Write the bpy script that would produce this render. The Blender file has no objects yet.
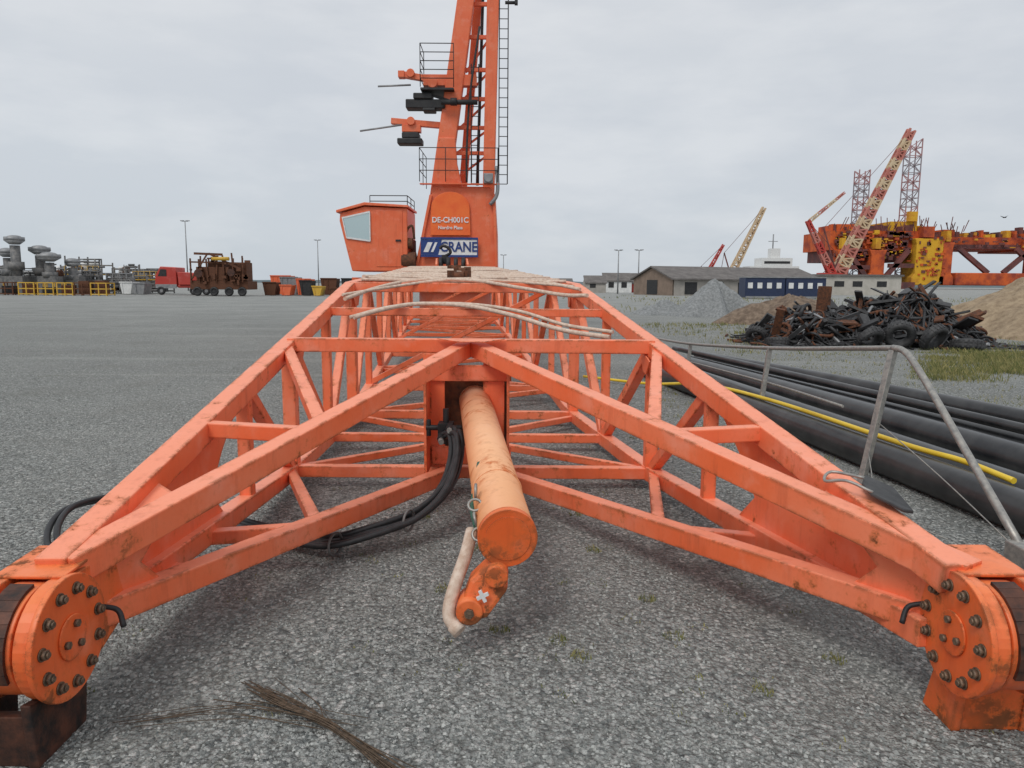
import bpy, bmesh, math, random
import mathutils
from mathutils import Vector, Matrix
random.seed(7)
R=random.random
def U(a,b): return a+(b-a)*random.random()
scene=bpy.context.scene
scene.view_settings.view_transform='Standard'
scene.view_settings.look='None'
scene.view_settings.exposure=0
COL=scene.collection
V=Vector

# ------------------------------------------------------------ materials
def mat_new(name):
    m=bpy.data.materials.new(name); m.use_nodes=True
    nt=m.node_tree; b=nt.nodes['Principled BSDF']
    return m,nt,b
def N(nt,t,**k):
    n=nt.nodes.new(t)
    for a,v in k.items(): setattr(n,a,v)
    return n
def noise(nt,vec,scale,detail=4,rough=.6):
    n=N(nt,'ShaderNodeTexNoise'); n.inputs['Scale'].default_value=scale
    n.inputs['Detail'].default_value=detail; n.inputs['Roughness'].default_value=rough
    nt.links.new(vec,n.inputs['Vector']); return n.outputs['Fac']
def ramp(nt,fac,a,b,lo=0,hi=1):
    n=N(nt,'ShaderNodeMapRange'); n.inputs['From Min'].default_value=a; n.inputs['From Max'].default_value=b
    n.inputs['To Min'].default_value=lo; n.inputs['To Max'].default_value=hi
    nt.links.new(fac,n.inputs['Value']); return n.outputs['Result']
def mix(nt,fac,a,b,mode='MIX'):
    n=N(nt,'ShaderNodeMix',data_type='RGBA',blend_type=mode)
    for sock,val in ((n.inputs['Factor'],fac),(n.inputs[6],a),(n.inputs[7],b)):
        if isinstance(val,(tuple,list)): sock.default_value=(*val[:3],1)
        elif isinstance(val,(int,float)): sock.default_value=val
        else: nt.links.new(val,sock)
    return n.outputs[2]
def mth(nt,op,a,b=None,clamp=False):
    n=N(nt,'ShaderNodeMath',operation=op); n.use_clamp=clamp
    for i,v in enumerate((a,b)):
        if v is None: continue
        if isinstance(v,(int,float)): n.inputs[i].default_value=v
        else: nt.links.new(v,n.inputs[i])
    return n.outputs[0]
def bump(nt,b,h,strength,dist=.01):
    n=N(nt,'ShaderNodeBump'); n.inputs['Strength'].default_value=strength; n.inputs['Distance'].default_value=dist
    nt.links.new(h,n.inputs['Height']); nt.links.new(n.outputs[0],b.inputs['Normal'])

def paint(name,col,faded_lit,rust=(.13,.035,.012),thr=.60,edge=True,rough=.45,sc=1.0):
    m,nt,b=mat_new(name); L=nt.links
    geo=N(nt,'ShaderNodeNewGeometry'); pos=geo.outputs['Position']
    n1=noise(nt,pos,1.7*sc,5); n2=noise(nt,pos,9*sc,7,.7); n3=noise(nt,pos,55*sc,4,.7)
    c=mix(nt,ramp(nt,n1,.35,.7,0,.6),col,faded_lit)
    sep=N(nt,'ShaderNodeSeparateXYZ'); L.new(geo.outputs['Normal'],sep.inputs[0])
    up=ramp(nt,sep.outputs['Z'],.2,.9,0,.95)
    c=mix(nt,up,c,faded_lit)  # lit look of top faces put into the colour, besides the random fading
    c=mix(nt,ramp(nt,n3,.5,.8,0,.15),c,tuple(x*.55 for x in col))
    mp=N(nt,'ShaderNodeMapping'); mp.inputs['Scale'].default_value=(9,9,1.2); L.new(pos,mp.inputs[0])
    st=noise(nt,mp.outputs[0],1.0*sc,5,.7)
    c=mix(nt,ramp(nt,st,.54,.78,0,.5),c,(col[0]*.5,col[1]*.45,col[2]*.5))
    n4=noise(nt,pos,4*sc,5,.6)
    c=mix(nt,ramp(nt,n4,.54,.70,0,.35),c,tuple(min(1,x*.85+.13) for x in faded_lit))
    rm=mth(nt,'MULTIPLY',ramp(nt,n2,thr,thr+.05),ramp(nt,n1,.45,.58))
    if edge:
        bv=N(nt,'ShaderNodeBevel',samples=2); bv.inputs['Radius'].default_value=.028
        vm=N(nt,'ShaderNodeVectorMath',operation='DOT_PRODUCT')
        L.new(bv.outputs[0],vm.inputs[0]); L.new(geo.outputs['Normal'],vm.inputs[1])
        em0=ramp(nt,vm.outputs['Value'],.985,.90)
        en=noise(nt,pos,4.5*sc,8,.78)
        em=mth(nt,'MULTIPLY',em0,ramp(nt,en,.50,.545))
        rm=mth(nt,'MAXIMUM',rm,em)
        c=mix(nt,mth(nt,'MULTIPLY',em0,ramp(nt,en,.45,.53,0,.6)),c,(.42,.11,.025))
    c=mix(nt,mth(nt,'MULTIPLY',ramp(nt,n2,thr-.07,thr),ramp(nt,n1,.42,.58,0,.5)),c,(.50,.12,.02))
    rc=mix(nt,n3,rust,(rust[0]*2.2,rust[1]*2.6,rust[2]*2))
    c=mix(nt,rm,c,rc)
    L.new(c,b.inputs['Base Color'])
    L.new(mth(nt,'ADD',mth(nt,'MULTIPLY',rm,.4),mth(nt,'ADD',mth(nt,'MULTIPLY',n2,.2),rough-.1)),b.inputs['Roughness'])
    bump(nt,b,mth(nt,'ADD',mth(nt,'MULTIPLY',n3,.3),rm),.25,.003)
    return m
def rough_mat(name,a,bcol,scale=8,rough=.8,metal=0,bs=.3,dist=.01,thr=(.35,.65)):
    m,nt,b=mat_new(name)
    geo=N(nt,'ShaderNodeNewGeometry'); pos=geo.outputs['Position']
    n1=noise(nt,pos,scale,6,.65)
    nt.links.new(mix(nt,ramp(nt,n1,*thr),a,bcol),b.inputs['Base Color'])
    b.inputs['Roughness'].default_value=rough; b.inputs['Metallic'].default_value=metal
    bump(nt,b,n1,bs,dist)
    return m
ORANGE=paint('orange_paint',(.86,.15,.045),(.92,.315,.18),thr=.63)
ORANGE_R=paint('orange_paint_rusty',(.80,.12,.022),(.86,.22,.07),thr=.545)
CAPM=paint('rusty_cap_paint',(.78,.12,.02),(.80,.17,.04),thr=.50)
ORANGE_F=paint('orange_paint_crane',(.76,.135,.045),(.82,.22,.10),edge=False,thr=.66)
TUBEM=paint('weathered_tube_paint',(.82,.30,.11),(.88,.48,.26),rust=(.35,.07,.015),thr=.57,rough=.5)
RUSTY=rough_mat('rusty_steel',(.05,.025,.015),(.17,.06,.025),14,.85,0,.6)
DARKST=rough_mat('dark_worn_steel',(.02,.016,.015),(.13,.05,.03),12,.6,.3,.5)
RUBBER=rough_mat('black_rubber',(.012,.012,.013),(.03,.03,.032),12,.5)
RUBBER2=rough_mat('dusty_black_rubber',(.018,.018,.02),(.06,.06,.06),9,.6)
GALV=rough_mat('galvanised_steel',(.25,.25,.24),(.42,.40,.36),25,.5,.6,.1)
BOLT=rough_mat('bolt_steel',(.10,.075,.055),(.26,.17,.11),60,.55,.5)
WEB=rough_mat('cream_webbing',(.50,.36,.27),(.70,.58,.48),30,.9)
YELLOWP=rough_mat('yellow_plastic',(.70,.47,.02),(.8,.58,.05),5,.4,0,.05)
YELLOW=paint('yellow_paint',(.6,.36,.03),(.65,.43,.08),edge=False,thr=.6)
PIPEB=rough_mat('black_polyethylene',(.012,.013,.015),(.045,.045,.045),3,.30,0,.10)
PIPEG=rough_mat('blue_grey_polyethylene',(.025,.03,.04),(.06,.07,.08),3,.32,0,.10)
DARK=rough_mat('dark_equipment',(.01,.01,.012),(.03,.03,.03),5,.6)
GREYM=rough_mat('grey_metal',(.20,.21,.22),(.32,.32,.32),3,.5,.3,.1)
GREYD=rough_mat('dull_grey_metal',(.10,.105,.11),(.22,.21,.20),3,.6,.2,.1)
WHITEM=rough_mat('white_paint',(.60,.61,.60),(.76,.76,.74),2,.5,0,.1)
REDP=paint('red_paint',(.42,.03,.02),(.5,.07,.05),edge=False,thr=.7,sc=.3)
GLASS,_n,_b=mat_new('cab_glass'); _b.inputs['Base Color'].default_value=(.5,.6,.6,1); _b.inputs['Roughness'].default_value=.06; _b.inputs['Metallic'].default_value=.8
NAVY=rough_mat('navy_paint',(.012,.022,.06),(.02,.035,.085),3,.5,0,.1)
BLUE=rough_mat('blue_lettering',(.01,.035,.16),(.015,.05,.22),3,.5,0,0)
WHITE_T=rough_mat('white_lettering',(.62,.62,.60),(.82,.82,.82),6,.5,0,0)
SIGNOR=rough_mat('bright_orange_board',(.80,.12,.02),(.86,.17,.03),3,.5,0,0)
RIGO=rough_mat('rig_orange_paint',(.60,.11,.02),(.26,.04,.02),.14,.8,0,0,thr=(.42,.62))
RIGY=rough_mat('rig_yellow_paint',(.66,.36,.02),(.42,.15,.02),.12,.8,0,0,thr=(.45,.65))
RIGD=rough_mat('rig_dark_steel',(.08,.035,.035),(.20,.06,.05),.2,.8,0,0)
DRY=rough_mat('dry_stalk',(.05,.035,.022),(.15,.105,.07),40,.9)

def gravel_mat():
    m,nt,b=mat_new('gravel'); L=nt.links
    geo=N(nt,'ShaderNodeNewGeometry'); pos=geo.outputs['Position']
    def vor(s):
        v=N(nt,'ShaderNodeTexVoronoi'); v.inputs['Scale'].default_value=s; L.new(pos,v.inputs['Vector']); return v
    v1=vor(46); v2=vor(105)
    s1=N(nt,'ShaderNodeSeparateColor'); L.new(v1.outputs['Color'],s1.inputs[0])
    s2=N(nt,'ShaderNodeSeparateColor'); L.new(v2.outputs['Color'],s2.inputs[0])
    c1=mix(nt,s1.outputs[0],(.09,.10,.10),(.46,.475,.455))
    c2=mix(nt,s2.outputs[0],(.12,.13,.125),(.42,.43,.405))
    big=noise(nt,pos,.9,5,.6); mid=noise(nt,pos,9,5,.65)
    c=mix(nt,ramp(nt,mid,.44,.56),c1,c2)
    c=mix(nt,ramp(nt,s1.outputs[1],.94,.96,0,.7),c,(.62,.61,.58))
    c=mix(nt,ramp(nt,v1.outputs['Distance'],.45,.75,0,.6),c,(.06,.06,.055))
    c=mix(nt,ramp(nt,big,.50,.68,0,.35),c,(.19,.19,.17))
    dst=noise(nt,pos,.35,4,.55)
    c=mix(nt,ramp(nt,dst,.42,.7,0,.30),c,(.36,.37,.35))
    mp=N(nt,'ShaderNodeMapping'); mp.inputs['Rotation'].default_value=(0,0,math.radians(-52)); mp.inputs['Scale'].default_value=(.025,.55,1); L.new(pos,mp.inputs[0])
    tr=noise(nt,mp.outputs[0],1.3,4,.6)
    c=mix(nt,ramp(nt,tr,.55,.66,0,.25),c,(.18,.18,.165))
    c=mix(nt,ramp(nt,tr,.44,.36,0,.2),c,(.44,.44,.41))
    moss=noise(nt,pos,1.6,6,.7)
    c=mix(nt,ramp(nt,moss,.64,.74,0,.45),c,(.15,.155,.085))
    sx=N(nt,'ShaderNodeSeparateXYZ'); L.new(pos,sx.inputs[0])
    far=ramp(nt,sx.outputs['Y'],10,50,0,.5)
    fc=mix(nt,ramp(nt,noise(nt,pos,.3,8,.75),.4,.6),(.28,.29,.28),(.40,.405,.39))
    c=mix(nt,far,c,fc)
    L.new(c,b.inputs['Base Color']); b.inputs['Roughness'].default_value=.92
    b.inputs['Specular IOR Level'].default_value=.25
    h=mth(nt,'SUBTRACT',1.0,mth(nt,'ADD',mth(nt,'MULTIPLY',v1.outputs['Distance'],1.0),mth(nt,'MULTIPLY',v2.outputs['Distance'],.5)))
    bump(nt,b,h,1.0,.018)
    return m
GRAVEL=gravel_mat()
def stone_mat():
    m,nt,b=mat_new('loose_stone'); L=nt.links
    geo=N(nt,'ShaderNodeNewGeometry')
    r=geo.outputs['Random Per Island']
    c=mix(nt,r,(.09,.10,.10),(.48,.49,.465))
    n=noise(nt,geo.outputs['Position'],60,3)
    c=mix(nt,ramp(nt,n,.4,.7,0,.4),c,(.26,.265,.25))
    L.new(c,b.inputs['Base Color']); b.inputs['Roughness'].default_value=.85
    return m
STONE=stone_mat()
def grass_mat(name,a,bc):
    m,nt,b=mat_new(name); geo=N(nt,'ShaderNodeNewGeometry')
    nt.links.new(mix(nt,geo.outputs['Random Per Island'],a,bc),b.inputs['Base Color']); b.inputs['Roughness'].default_value=.8
    return m
GRASS=grass_mat('weed_blades',(.07,.10,.02),(.32,.28,.11))

# ------------------------------------------------------------ mesh builder
WORLDLOC={}
class MB:
    def __init__(s): s.v=[]; s.f=[]; s.m=[]; s.sm=[]
    def add(s,vs,fs,mi=0,smooth=False):
        o=len(s.v); s.v+= [V(v) for v in vs]
        for f in fs: s.f.append([i+o for i in f]); s.m.append(mi); s.sm.append(smooth)
    def box(s,a,b,mi=0):
        x0,x1=sorted((a[0],b[0])); y0,y1=sorted((a[1],b[1])); z0,z1=sorted((a[2],b[2]))
        s.add([(x0,y0,z0),(x1,y0,z0),(x1,y1,z0),(x0,y1,z0),(x0,y0,z1),(x1,y0,z1),(x1,y1,z1),(x0,y1,z1)],
              [(0,3,2,1),(4,5,6,7),(0,1,5,4),(1,2,6,5),(2,3,7,6),(3,0,4,7)],mi)
    def beam(s,p0,p1,w,h,mi=0,up=(0,0,1),w1=None,h1=None):
        p0=V(p0);p1=V(p1); d=(p1-p0).normalized(); up=V(up)
        if abs(d.dot(up))>.98: up=V((0,1,0))
        x=d.cross(up).normalized(); z=x.cross(d).normalized()
        w1=w if w1 is None else w1; h1=h if h1 is None else h1
        vs=[]
        for p,ww,hh in((p0,w,h),(p1,w1,h1)):
            for a,c in((-1,-1),(1,-1),(1,1),(-1,1)): vs.append(p+x*a*ww/2+z*c*hh/2)
        s.add(vs,[(0,1,2,3),(7,6,5,4),(0,4,5,1),(1,5,6,2),(2,6,7,3),(3,7,4,0)],mi)
    def cyl(s,p0,p1,r,mi=0,n=16,r1=None,cap=True):
        p0=V(p0);p1=V(p1); d=(p1-p0).normalized()
        a=d.orthogonal().normalized(); b=d.cross(a); r1=r if r1 is None else r1
        vs=[]
        for p,rr in((p0,r),(p1,r1)):
            for i in range(n):
                t=2*math.pi*i/n; vs.append(p+(a*math.cos(t)+b*math.sin(t))*rr)
        o=len(s.v)
        s.add(vs,[(i,(i+1)%n,n+(i+1)%n,n+i) for i in range(n)],mi,True)
        if cap:
            s.f.append([o+i for i in range(n)][::-1]); s.f.append([o+n+i for i in range(n)])
            s.m+=[mi,mi]; s.sm+=[False,False]
    def tube(s,pts,r,mi=0,n=10,sub=5):
        pts=[V(p) for p in pts]
        if sub>1 and len(pts)>2:
            P=[pts[0]*2-pts[1]]+pts+[pts[-1]*2-pts[-2]]; out=[]
            for i in range(1,len(P)-2):
                a,b,c,d=P[i-1:i+3]
                for k in range(sub):
                    t=k/sub
                    out.append(.5*((2*b)+(c-a)*t+(2*a-5*b+4*c-d)*t*t+(3*b-a-3*c+d)*t**3))
            out.append(pts[-1]); pts=out
        vs=[];prev=None
        for i,p in enumerate(pts):
            d=(pts[min(i+1,len(pts)-1)]-pts[max(i-1,0)]).normalized()
            a=d.orthogonal().normalized() if prev is None else (prev-d*prev.dot(d)).normalized()
            prev=a; b=d.cross(a)
            for k in range(n):
                t=2*math.pi*k/n; vs.append(p+(a*math.cos(t)+b*math.sin(t))*r)
        m=len(pts)
        fs=[(i*n+k,i*n+(k+1)%n,(i+1)*n+(k+1)%n,(i+1)*n+k) for i in range(m-1) for k in range(n)]
        o=len(s.v)
        s.add(vs,fs,mi,True)
        s.f.append([o+i for i in range(n)][::-1]); s.f.append([o+(m-1)*n+i for i in range(n)]); s.m+=[mi,mi]; s.sm+=[False,False]
    def prism(s,poly,off,mi=0):
        n=len(poly); poly=[V(p) for p in poly]; o=V(off)
        s.add(poly+[p+o for p in poly],[list(range(n))[::-1],list(range(n,2*n))]+[(i,(i+1)%n,n+(i+1)%n,n+i) for i in range(n)],mi)
    def torus(s,c,ax,Rr,r,mi=0,n=20,k=8):
        c=V(c);ax=V(ax).normalized();a=ax.orthogonal().normalized();b=ax.cross(a);vs=[]
        for i in range(n):
            t=2*math.pi*i/n; d=a*math.cos(t)+b*math.sin(t)
            for j in range(k):
                q=2*math.pi*j/k; vs.append(c+d*(Rr+r*math.cos(q))+ax*r*math.sin(q))
        s.add(vs,[(i*k+j,i*k+(j+1)%k,((i+1)%n)*k+(j+1)%k,((i+1)%n)*k+j) for i in range(n) for j in range(k)],mi,True)
    def sphere(s,c,r,mi=0,n=12,m=8,sz=1,hemi=False):
        c=V(c);vs=[];lo=0 if hemi else -math.pi/2
        for j in range(m+1):
            ph=lo+(math.pi/2-lo)*j/m
            for i in range(n):
                t=2*math.pi*i/n; vs.append(c+V((math.cos(t)*math.cos(ph)*r,math.sin(t)*math.cos(ph)*r,math.sin(ph)*r*sz)))
        s.add(vs,[(j*n+i,j*n+(i+1)%n,(j+1)*n+(i+1)%n,(j+1)*n+i) for j in range(m) for i in range(n)],mi,True)
    def obj(s,name,mats,parent=None,bevel=0,origin=None,**props):
        if not isinstance(mats,(list,tuple)): mats=[mats]
        xs=[v.x for v in s.v];ys=[v.y for v in s.v];zs=[v.z for v in s.v]
        c=V(((min(xs)+max(xs))/2,(min(ys)+max(ys))/2,min(zs) if parent is None else (min(zs)+max(zs))/2)) if origin is None else V(origin)
        me=bpy.data.meshes.new(name); me.from_pydata([v-c for v in s.v],[],s.f)
        for m in mats: me.materials.append(m)
        me.polygons.foreach_set('material_index',s.m); me.polygons.foreach_set('use_smooth',s.sm)
        me.validate(); me.update()
        bm=bmesh.new(); bm.from_mesh(me); bmesh.ops.recalc_face_normals(bm,faces=bm.faces); bm.to_mesh(me); bm.free()
        ob=bpy.data.objects.new(name,me); COL.objects.link(ob)
        if parent is not None:
            ob.parent=parent; ob.location=c-WORLDLOC[parent]
        else: ob.location=c
        WORLDLOC[ob]=c
        if bevel:
            bv=ob.modifiers.new('Bevel','BEVEL'); bv.width=bevel; bv.segments=2; bv.limit_method='ANGLE'; bv.angle_limit=.7
        for k,v in props.items(): ob[k]=v
        return ob
def empty(name,loc,label,cat,group=None,parent=None):
    e=bpy.data.objects.new(name,None); e.empty_display_size=.3; COL.objects.link(e)
    e.location=V(loc) if parent is None else V(loc)-WORLDLOC[parent]
    if parent: e.parent=parent
    WORLDLOC[e]=V(loc)
    if label: e['label']=label; e['category']=cat
    if group: e['group']=group
    return e
def one(fn,name,mats,parent=None,bevel=0,**p):
    m=MB(); fn(m); return m.obj(name,mats,parent,bevel,**p)
def text(body,size,loc,mat,name,parent,sx=1):
    cu=bpy.data.curves.new('t','FONT'); cu.body=body; cu.size=size; cu.align_x='CENTER'; cu.align_y='CENTER'; cu.extrude=.004
    cu.offset=size*.02
    t=bpy.data.objects.new('t',cu); COL.objects.link(t); bpy.context.view_layer.update()
    me=bpy.data.meshes.new_from_object(t); bpy.data.objects.remove(t)
    me.materials.clear(); me.materials.append(mat)
    ob=bpy.data.objects.new(name,me); COL.objects.link(ob); ob.parent=parent
    ob.location=V(loc)-WORLDLOC[parent]; ob.rotation_euler=(math.pi/2,0,0); ob.scale=(sx,1,1)
    return ob

# ------------------------------------------------------------ camera, light, world
cam=bpy.data.cameras.new('camera'); co=bpy.data.objects.new('camera',cam); COL.objects.link(co)
cam.lens=26.0; cam.sensor_width=36; cam.clip_end=6000; cam.clip_start=.05
co.matrix_world=Matrix.Translation((0,0,1.6))@Matrix.Rotation(math.radians(90-7.77),4,'X')@Matrix.Rotation(math.radians(.4),4,'Z')
scene.camera=co
w=bpy.data.worlds.new('World'); scene.world=w; w.use_nodes=True; nt=w.node_tree
bg=nt.nodes['Background']
sky=N(nt,'ShaderNodeTexSky',sky_type='NISHITA'); sky.sun_disc=False; sky.sun_elevation=math.radians(52); sky.sun_rotation=math.radians(150)
tc=N(nt,'ShaderNodeTexCoord'); sp=N(nt,'ShaderNodeSeparateXYZ'); nt.links.new(tc.outputs['Generated'],sp.inputs[0])
mp=N(nt,'ShaderNodeMapping'); mp.inputs['Scale'].default_value=(1,1,3.2); nt.links.new(tc.outputs['Generated'],mp.inputs[0])
cl=noise(nt,mp.outputs[0],1.6,7,.55); cl2=noise(nt,mp.outputs[0],4.5,6,.55)
hz=ramp(nt,sp.outputs['Z'],0.0,.32)
base=mix(nt,hz,(.50,.56,.62),(.72,.74,.765))
base=mix(nt,ramp(nt,cl,.38,.64,0,.85),base,(.59,.625,.675))
base=mix(nt,ramp(nt,cl2,.45,.7,0,.35),base,(.84,.85,.86))
skyd=mix(nt,1.0,sky.outputs[0],(.09,.09,.09),'MULTIPLY')
fin=mix(nt,.94,skyd,base)
nt.links.new(fin,bg.inputs['Color']); bg.inputs['Strength'].default_value=1.04
sun=bpy.data.lights.new('sun','SUN'); so=bpy.data.objects.new('sun',sun); COL.objects.link(so)
sun.energy=1.4; sun.angle=math.radians(22); sun.color=(1,.97,.93)
so.rotation_euler=(math.radians(38),0,math.radians(-30)); so.location=(0,-5,20)

# ------------------------------------------------------------ ground
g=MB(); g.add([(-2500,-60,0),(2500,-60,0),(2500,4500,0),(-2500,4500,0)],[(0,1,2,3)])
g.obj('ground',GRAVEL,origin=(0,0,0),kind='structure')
m=MB(); vs=[];fs=[]
oc=[(1,0,0),(0,1,0),(-1,0,0),(0,-1,0)]
for i in range(60000):
    D=1.6+8.0*(R()**1.5); X=U(-1,1)*(D*.78+.4)
    if mathutils.noise.noise(V((X*1.3,D*1.3,5)))<U(-.9,-.1): continue
    r=U(.0035,.010)*(1.0 if R()<.95 else 1.4); a=U(0,6.3)
    o=len(vs); ca,sa=math.cos(a),math.sin(a); ky=U(.55,1); kz=U(.5,1.0)
    for p in oc:
        x=p[0]*r*U(.75,1.2); y=p[1]*r*ky*U(.75,1.2)
        vs.append((X+x*ca-y*sa,D+x*sa+y*ca,.0005))
    for q in(-.35,.4):
        x=q*r*U(.6,1.3); y=U(-.25,.25)*r; vs.append((X+x*ca-y*sa,D+x*sa+y*ca,r*kz*U(.7,1.1)))
    fs+=[(o,o+1,o+5),(o+1,o+4,o+5),(o+1,o+2,o+4),(o+2,o+3,o+4),(o+3,o+5,o+4),(o+3,o,o+5)]
m.v=vs;m.f=fs
def raw(m,name,mat,**p):
    me=bpy.data.meshes.new(name); me.from_pydata(m.v,[],m.f); me.materials.append(mat)
    ob=bpy.data.objects.new(name,me); COL.objects.link(ob)
    for k,v in p.items(): ob[k]=v
    return ob
raw(m,'loose_gravel',STONE,kind='stuff',label='loose grey gravel stones scattered over the yard',category='gravel')
m=MB(); vs=[];fs=[]
def tuft(x,y,hh,n,spread):
    for i in range(n):
        a=U(0,6.3); rr=spread*math.sqrt(R()); bx=x+rr*math.cos(a); by=y+rr*math.sin(a)
        h=hh*U(.4,1); ln=U(0,.8)*h; b=U(0,6.3); wd=U(.0012,.003)*(1+y*.16); o=len(vs)
        vs.extend([V((bx-wd*math.cos(a),by-wd*math.sin(a),0)),V((bx+wd*math.cos(a),by+wd*math.sin(a),0)),
                   V((bx+ln*math.cos(b)*.4+wd*.6,by+ln*math.sin(b)*.4,h*.6)),V((bx+ln*math.cos(b),by+ln*math.sin(b),h))])
        fs.extend([(o,o+1,o+2),(o+2,o+3,o)])
for (x,y) in [(.22,3.15),(.75,3.2),(-.05,3.25),(1.0,2.75),(-.6,4.9),(.5,4.3),(-.35,3.7),(.9,4.6),(.3,3.0),(.7,3.6),(1.4,3.0),(.45,5.0),(-.2,4.3)]:
    tuft(x,y,.032,44,.05)
for i in range(130): tuft(U(-2.8,2.8),U(2.4,9),.02,9,.06)
for i in range(70): tuft(U(2.0,2.9),U(5,14),.06,12,.12)
for i in range(260):
    y=U(9,18); tuft(U(.30,.75)*y+U(-.4,.4),y,.07,10,.25)
for i in range(1100):
    y=U(12.5,18.0); xx=U(.56,.92)*y
    if mathutils.noise.noise(V((xx*.5,y*.9,2)))>-.18: tuft(xx,y,U(.06,.19),24,.3)
for i in range(260): tuft(U(5,16),U(17,30),.14,16,.4)
for i in range(160): tuft(U(6,60),U(40,95),.35,10,1.2)
m.v=vs;m.f=fs
raw(m,'grass',GRASS,kind='stuff',label='sparse dry weeds and grass growing through gravel',category='grass')

# ------------------------------------------------------------ lattice boom
def interp(T,x):
    for (a,b),(c,d) in zip(T,T[1:]):
        if x<=c: return b+(d-b)*(x-a)/(c-a)
    return T[-1][1]
HT=[(2.4,.575),(8.2,1.545),(22,2.0)]; HB=[(2.4,.33),(3.9,.21),(5.67,.13),(8.2,.13),(22,.6)]
WL=[(2.4,1.605),(8.2,1.235),(22,1.2)]; WR=[(2.4,1.635),(8.2,1.235),(22,1.2)]
def W(D,s): return s*interp(WR if s>0 else WL,D)
def B(D,u,h): return V((.19-.09*D+u,D,h))
def T_(D,s,dh=0): return B(D,W(D,s),interp(HT,D)+dh)
def Bo(D,s,dh=0): return B(D,W(D,s),interp(HB,D)+dh)
PX={-1:-1.55,1:1.60}
boom=empty('crane_boom',(0,5.6,0),'weathered orange steel lattice crane boom lying on gravel','crane boom')
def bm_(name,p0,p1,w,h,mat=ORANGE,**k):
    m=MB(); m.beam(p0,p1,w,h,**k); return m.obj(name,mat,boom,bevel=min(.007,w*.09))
def plate(name,pts,off,mat=ORANGE):
    m=MB(); m.prism(pts,off); return m.obj(name,mat,boom,bevel=.003)
for s in(-1,1):
    px=PX[s]
    bm_('top_chord',T_(2.52,s,-.03),T_(8.2,s),.115,.115)
    bm_('top_chord',T_(8.19,s),T_(22,s),.115,.115)
    bm_('bottom_chord',Bo(2.62,s),Bo(5.67,s),.105,.11)
    bm_('bottom_chord',Bo(5.66,s),Bo(8.2,s),.11,.11)
    bm_('bottom_chord',Bo(8.19,s),Bo(22,s),.11,.11)
    at0=B(5.64,s*.035,interp(HT,5.67)-.02); at1=V((px+s*.055,2.54,.565))
    ab0=B(5.55,s*.13,.16); ab1=V((px+s*.05,2.62,.345))
    bm_('converging_arm',at0,at1,.115,.112)
    bm_('converging_arm',ab0,ab1,.10,.105)
    def arm(D,top):
        if top: t=(5.64-D)/3.10; return at0.lerp(at1,t)
        t=(5.55-D)/2.93; return ab0.lerp(ab1,t)
    plate('side_web_plate',[T_(2.6,s,-.05),T_(4.55,s,-.05),T_(4.2,s,-.25),Bo(4.0,s,.22),Bo(4.2,s,.05),Bo(2.6,s,.05)],(.014*s,0,0))
    a0=T_(2.7,s,-.02);a1=T_(3.3,s,-.02);a2=arm(3.1,True)-V((0,0,.02));a3=arm(2.7,True)-V((0,0,.02))
    plate('corner_gusset',[a0,a1,a2,a3],(0,0,-.014))
    b0=Bo(2.7,s,0);b1=Bo(3.45,s,0);b2=arm(3.25,False);b3=arm(2.7,False)
    plate('corner_gusset',[b0,b1,b2,b3],(0,0,-.014))
    plate('arm_web_plate',[arm(2.6,True),arm(2.98,True),(arm(2.86,True)+arm(2.86,False))/2,arm(3.0,False),arm(2.66,False)],(.014*s,0,0))
    bm_('cross_strut',T_(3.9,s,-.01),arm(3.86,True),.08,.08)
    bm_('cross_strut',Bo(3.9,s),arm(3.86,False),.08,.075)
    bm_('diagonal_brace',T_(5.6,s,-.01),arm(3.95,True),.075,.07)
    bm_('diagonal_brace',Bo(5.6,s),arm(3.95,False),.07,.065)
    bm_('vertical_post',T_(5.67,s,-.05),Bo(5.67,s,.05),.10,.10)
    bm_('vertical_post',T_(4.6,s,-.05),Bo(4.6,s,.05),.08,.08)
    bm_('diagonal_brace',T_(4.66,s,-.05),Bo(5.6,s,.05),.075,.075)
    bm_('diagonal_brace',T_(5.75,s,-.05),Bo(6.9,s,.05),.08,.08)
    bm_('vertical_post',T_(6.95,s,-.05),Bo(6.95,s,.05),.08,.08)
    bm_('diagonal_brace',Bo(7.0,s,.05),T_(8.1,s,-.05),.08,.08)
    bm_('vertical_post',T_(8.2,s,-.05),Bo(8.2,s,.05),.11,.11)
    for D in(5.67,8.2):
        p=T_(D,s,-.055)
        plate('joint_gusset',[p+V((-s*.06,-.20,-.04)),p+V((-s*.06,.20,.03)),p+V((-s*.06,.07,-.15)),p+V((-s*.06,-.07,-.15))],(-s*.01,0,0))
    k=0; D=8.2
    while D<21.5:
        a,b=D+.08,min(D+1.72,22)
        bm_('vertical_post',T_(D+1.72,s,-.05) if D+1.72<22 else T_(21.95,s,-.05),Bo(min(D+1.72,21.95),s,.05),.08,.08)
        if k%2: bm_('diagonal_brace',T_(a,s,-.05),Bo(b,s,.05),.075,.075)
        else: bm_('diagonal_brace',Bo(a,s,.05),T_(b,s,-.05),.075,.075)
        D+=1.725;k+=1
bm_('cross_strut',T_(5.67,-1),T_(5.67,1),.10,.105)
bm_('cross_strut',Bo(5.67,-1),Bo(5.67,1),.09,.09)
bm_('cross_strut',T_(6.95,-1,-.01),T_(6.95,1,-.01),.075,.075)
bm_('cross_strut',Bo(6.95,-1),Bo(6.95,1),.08,.08)
bm_('cross_strut',T_(8.2,-1),T_(8.2,1),.105,.105)
bm_('cross_strut',Bo(8.2,-1),Bo(8.2,1),.09,.09)
for a,b in((5.75,6.9),(8.1,7.0)):
    for s in(-1,1): bm_('diagonal_brace',Bo(a,s,-.01),B(b,0,.12),.065,.06)
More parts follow.
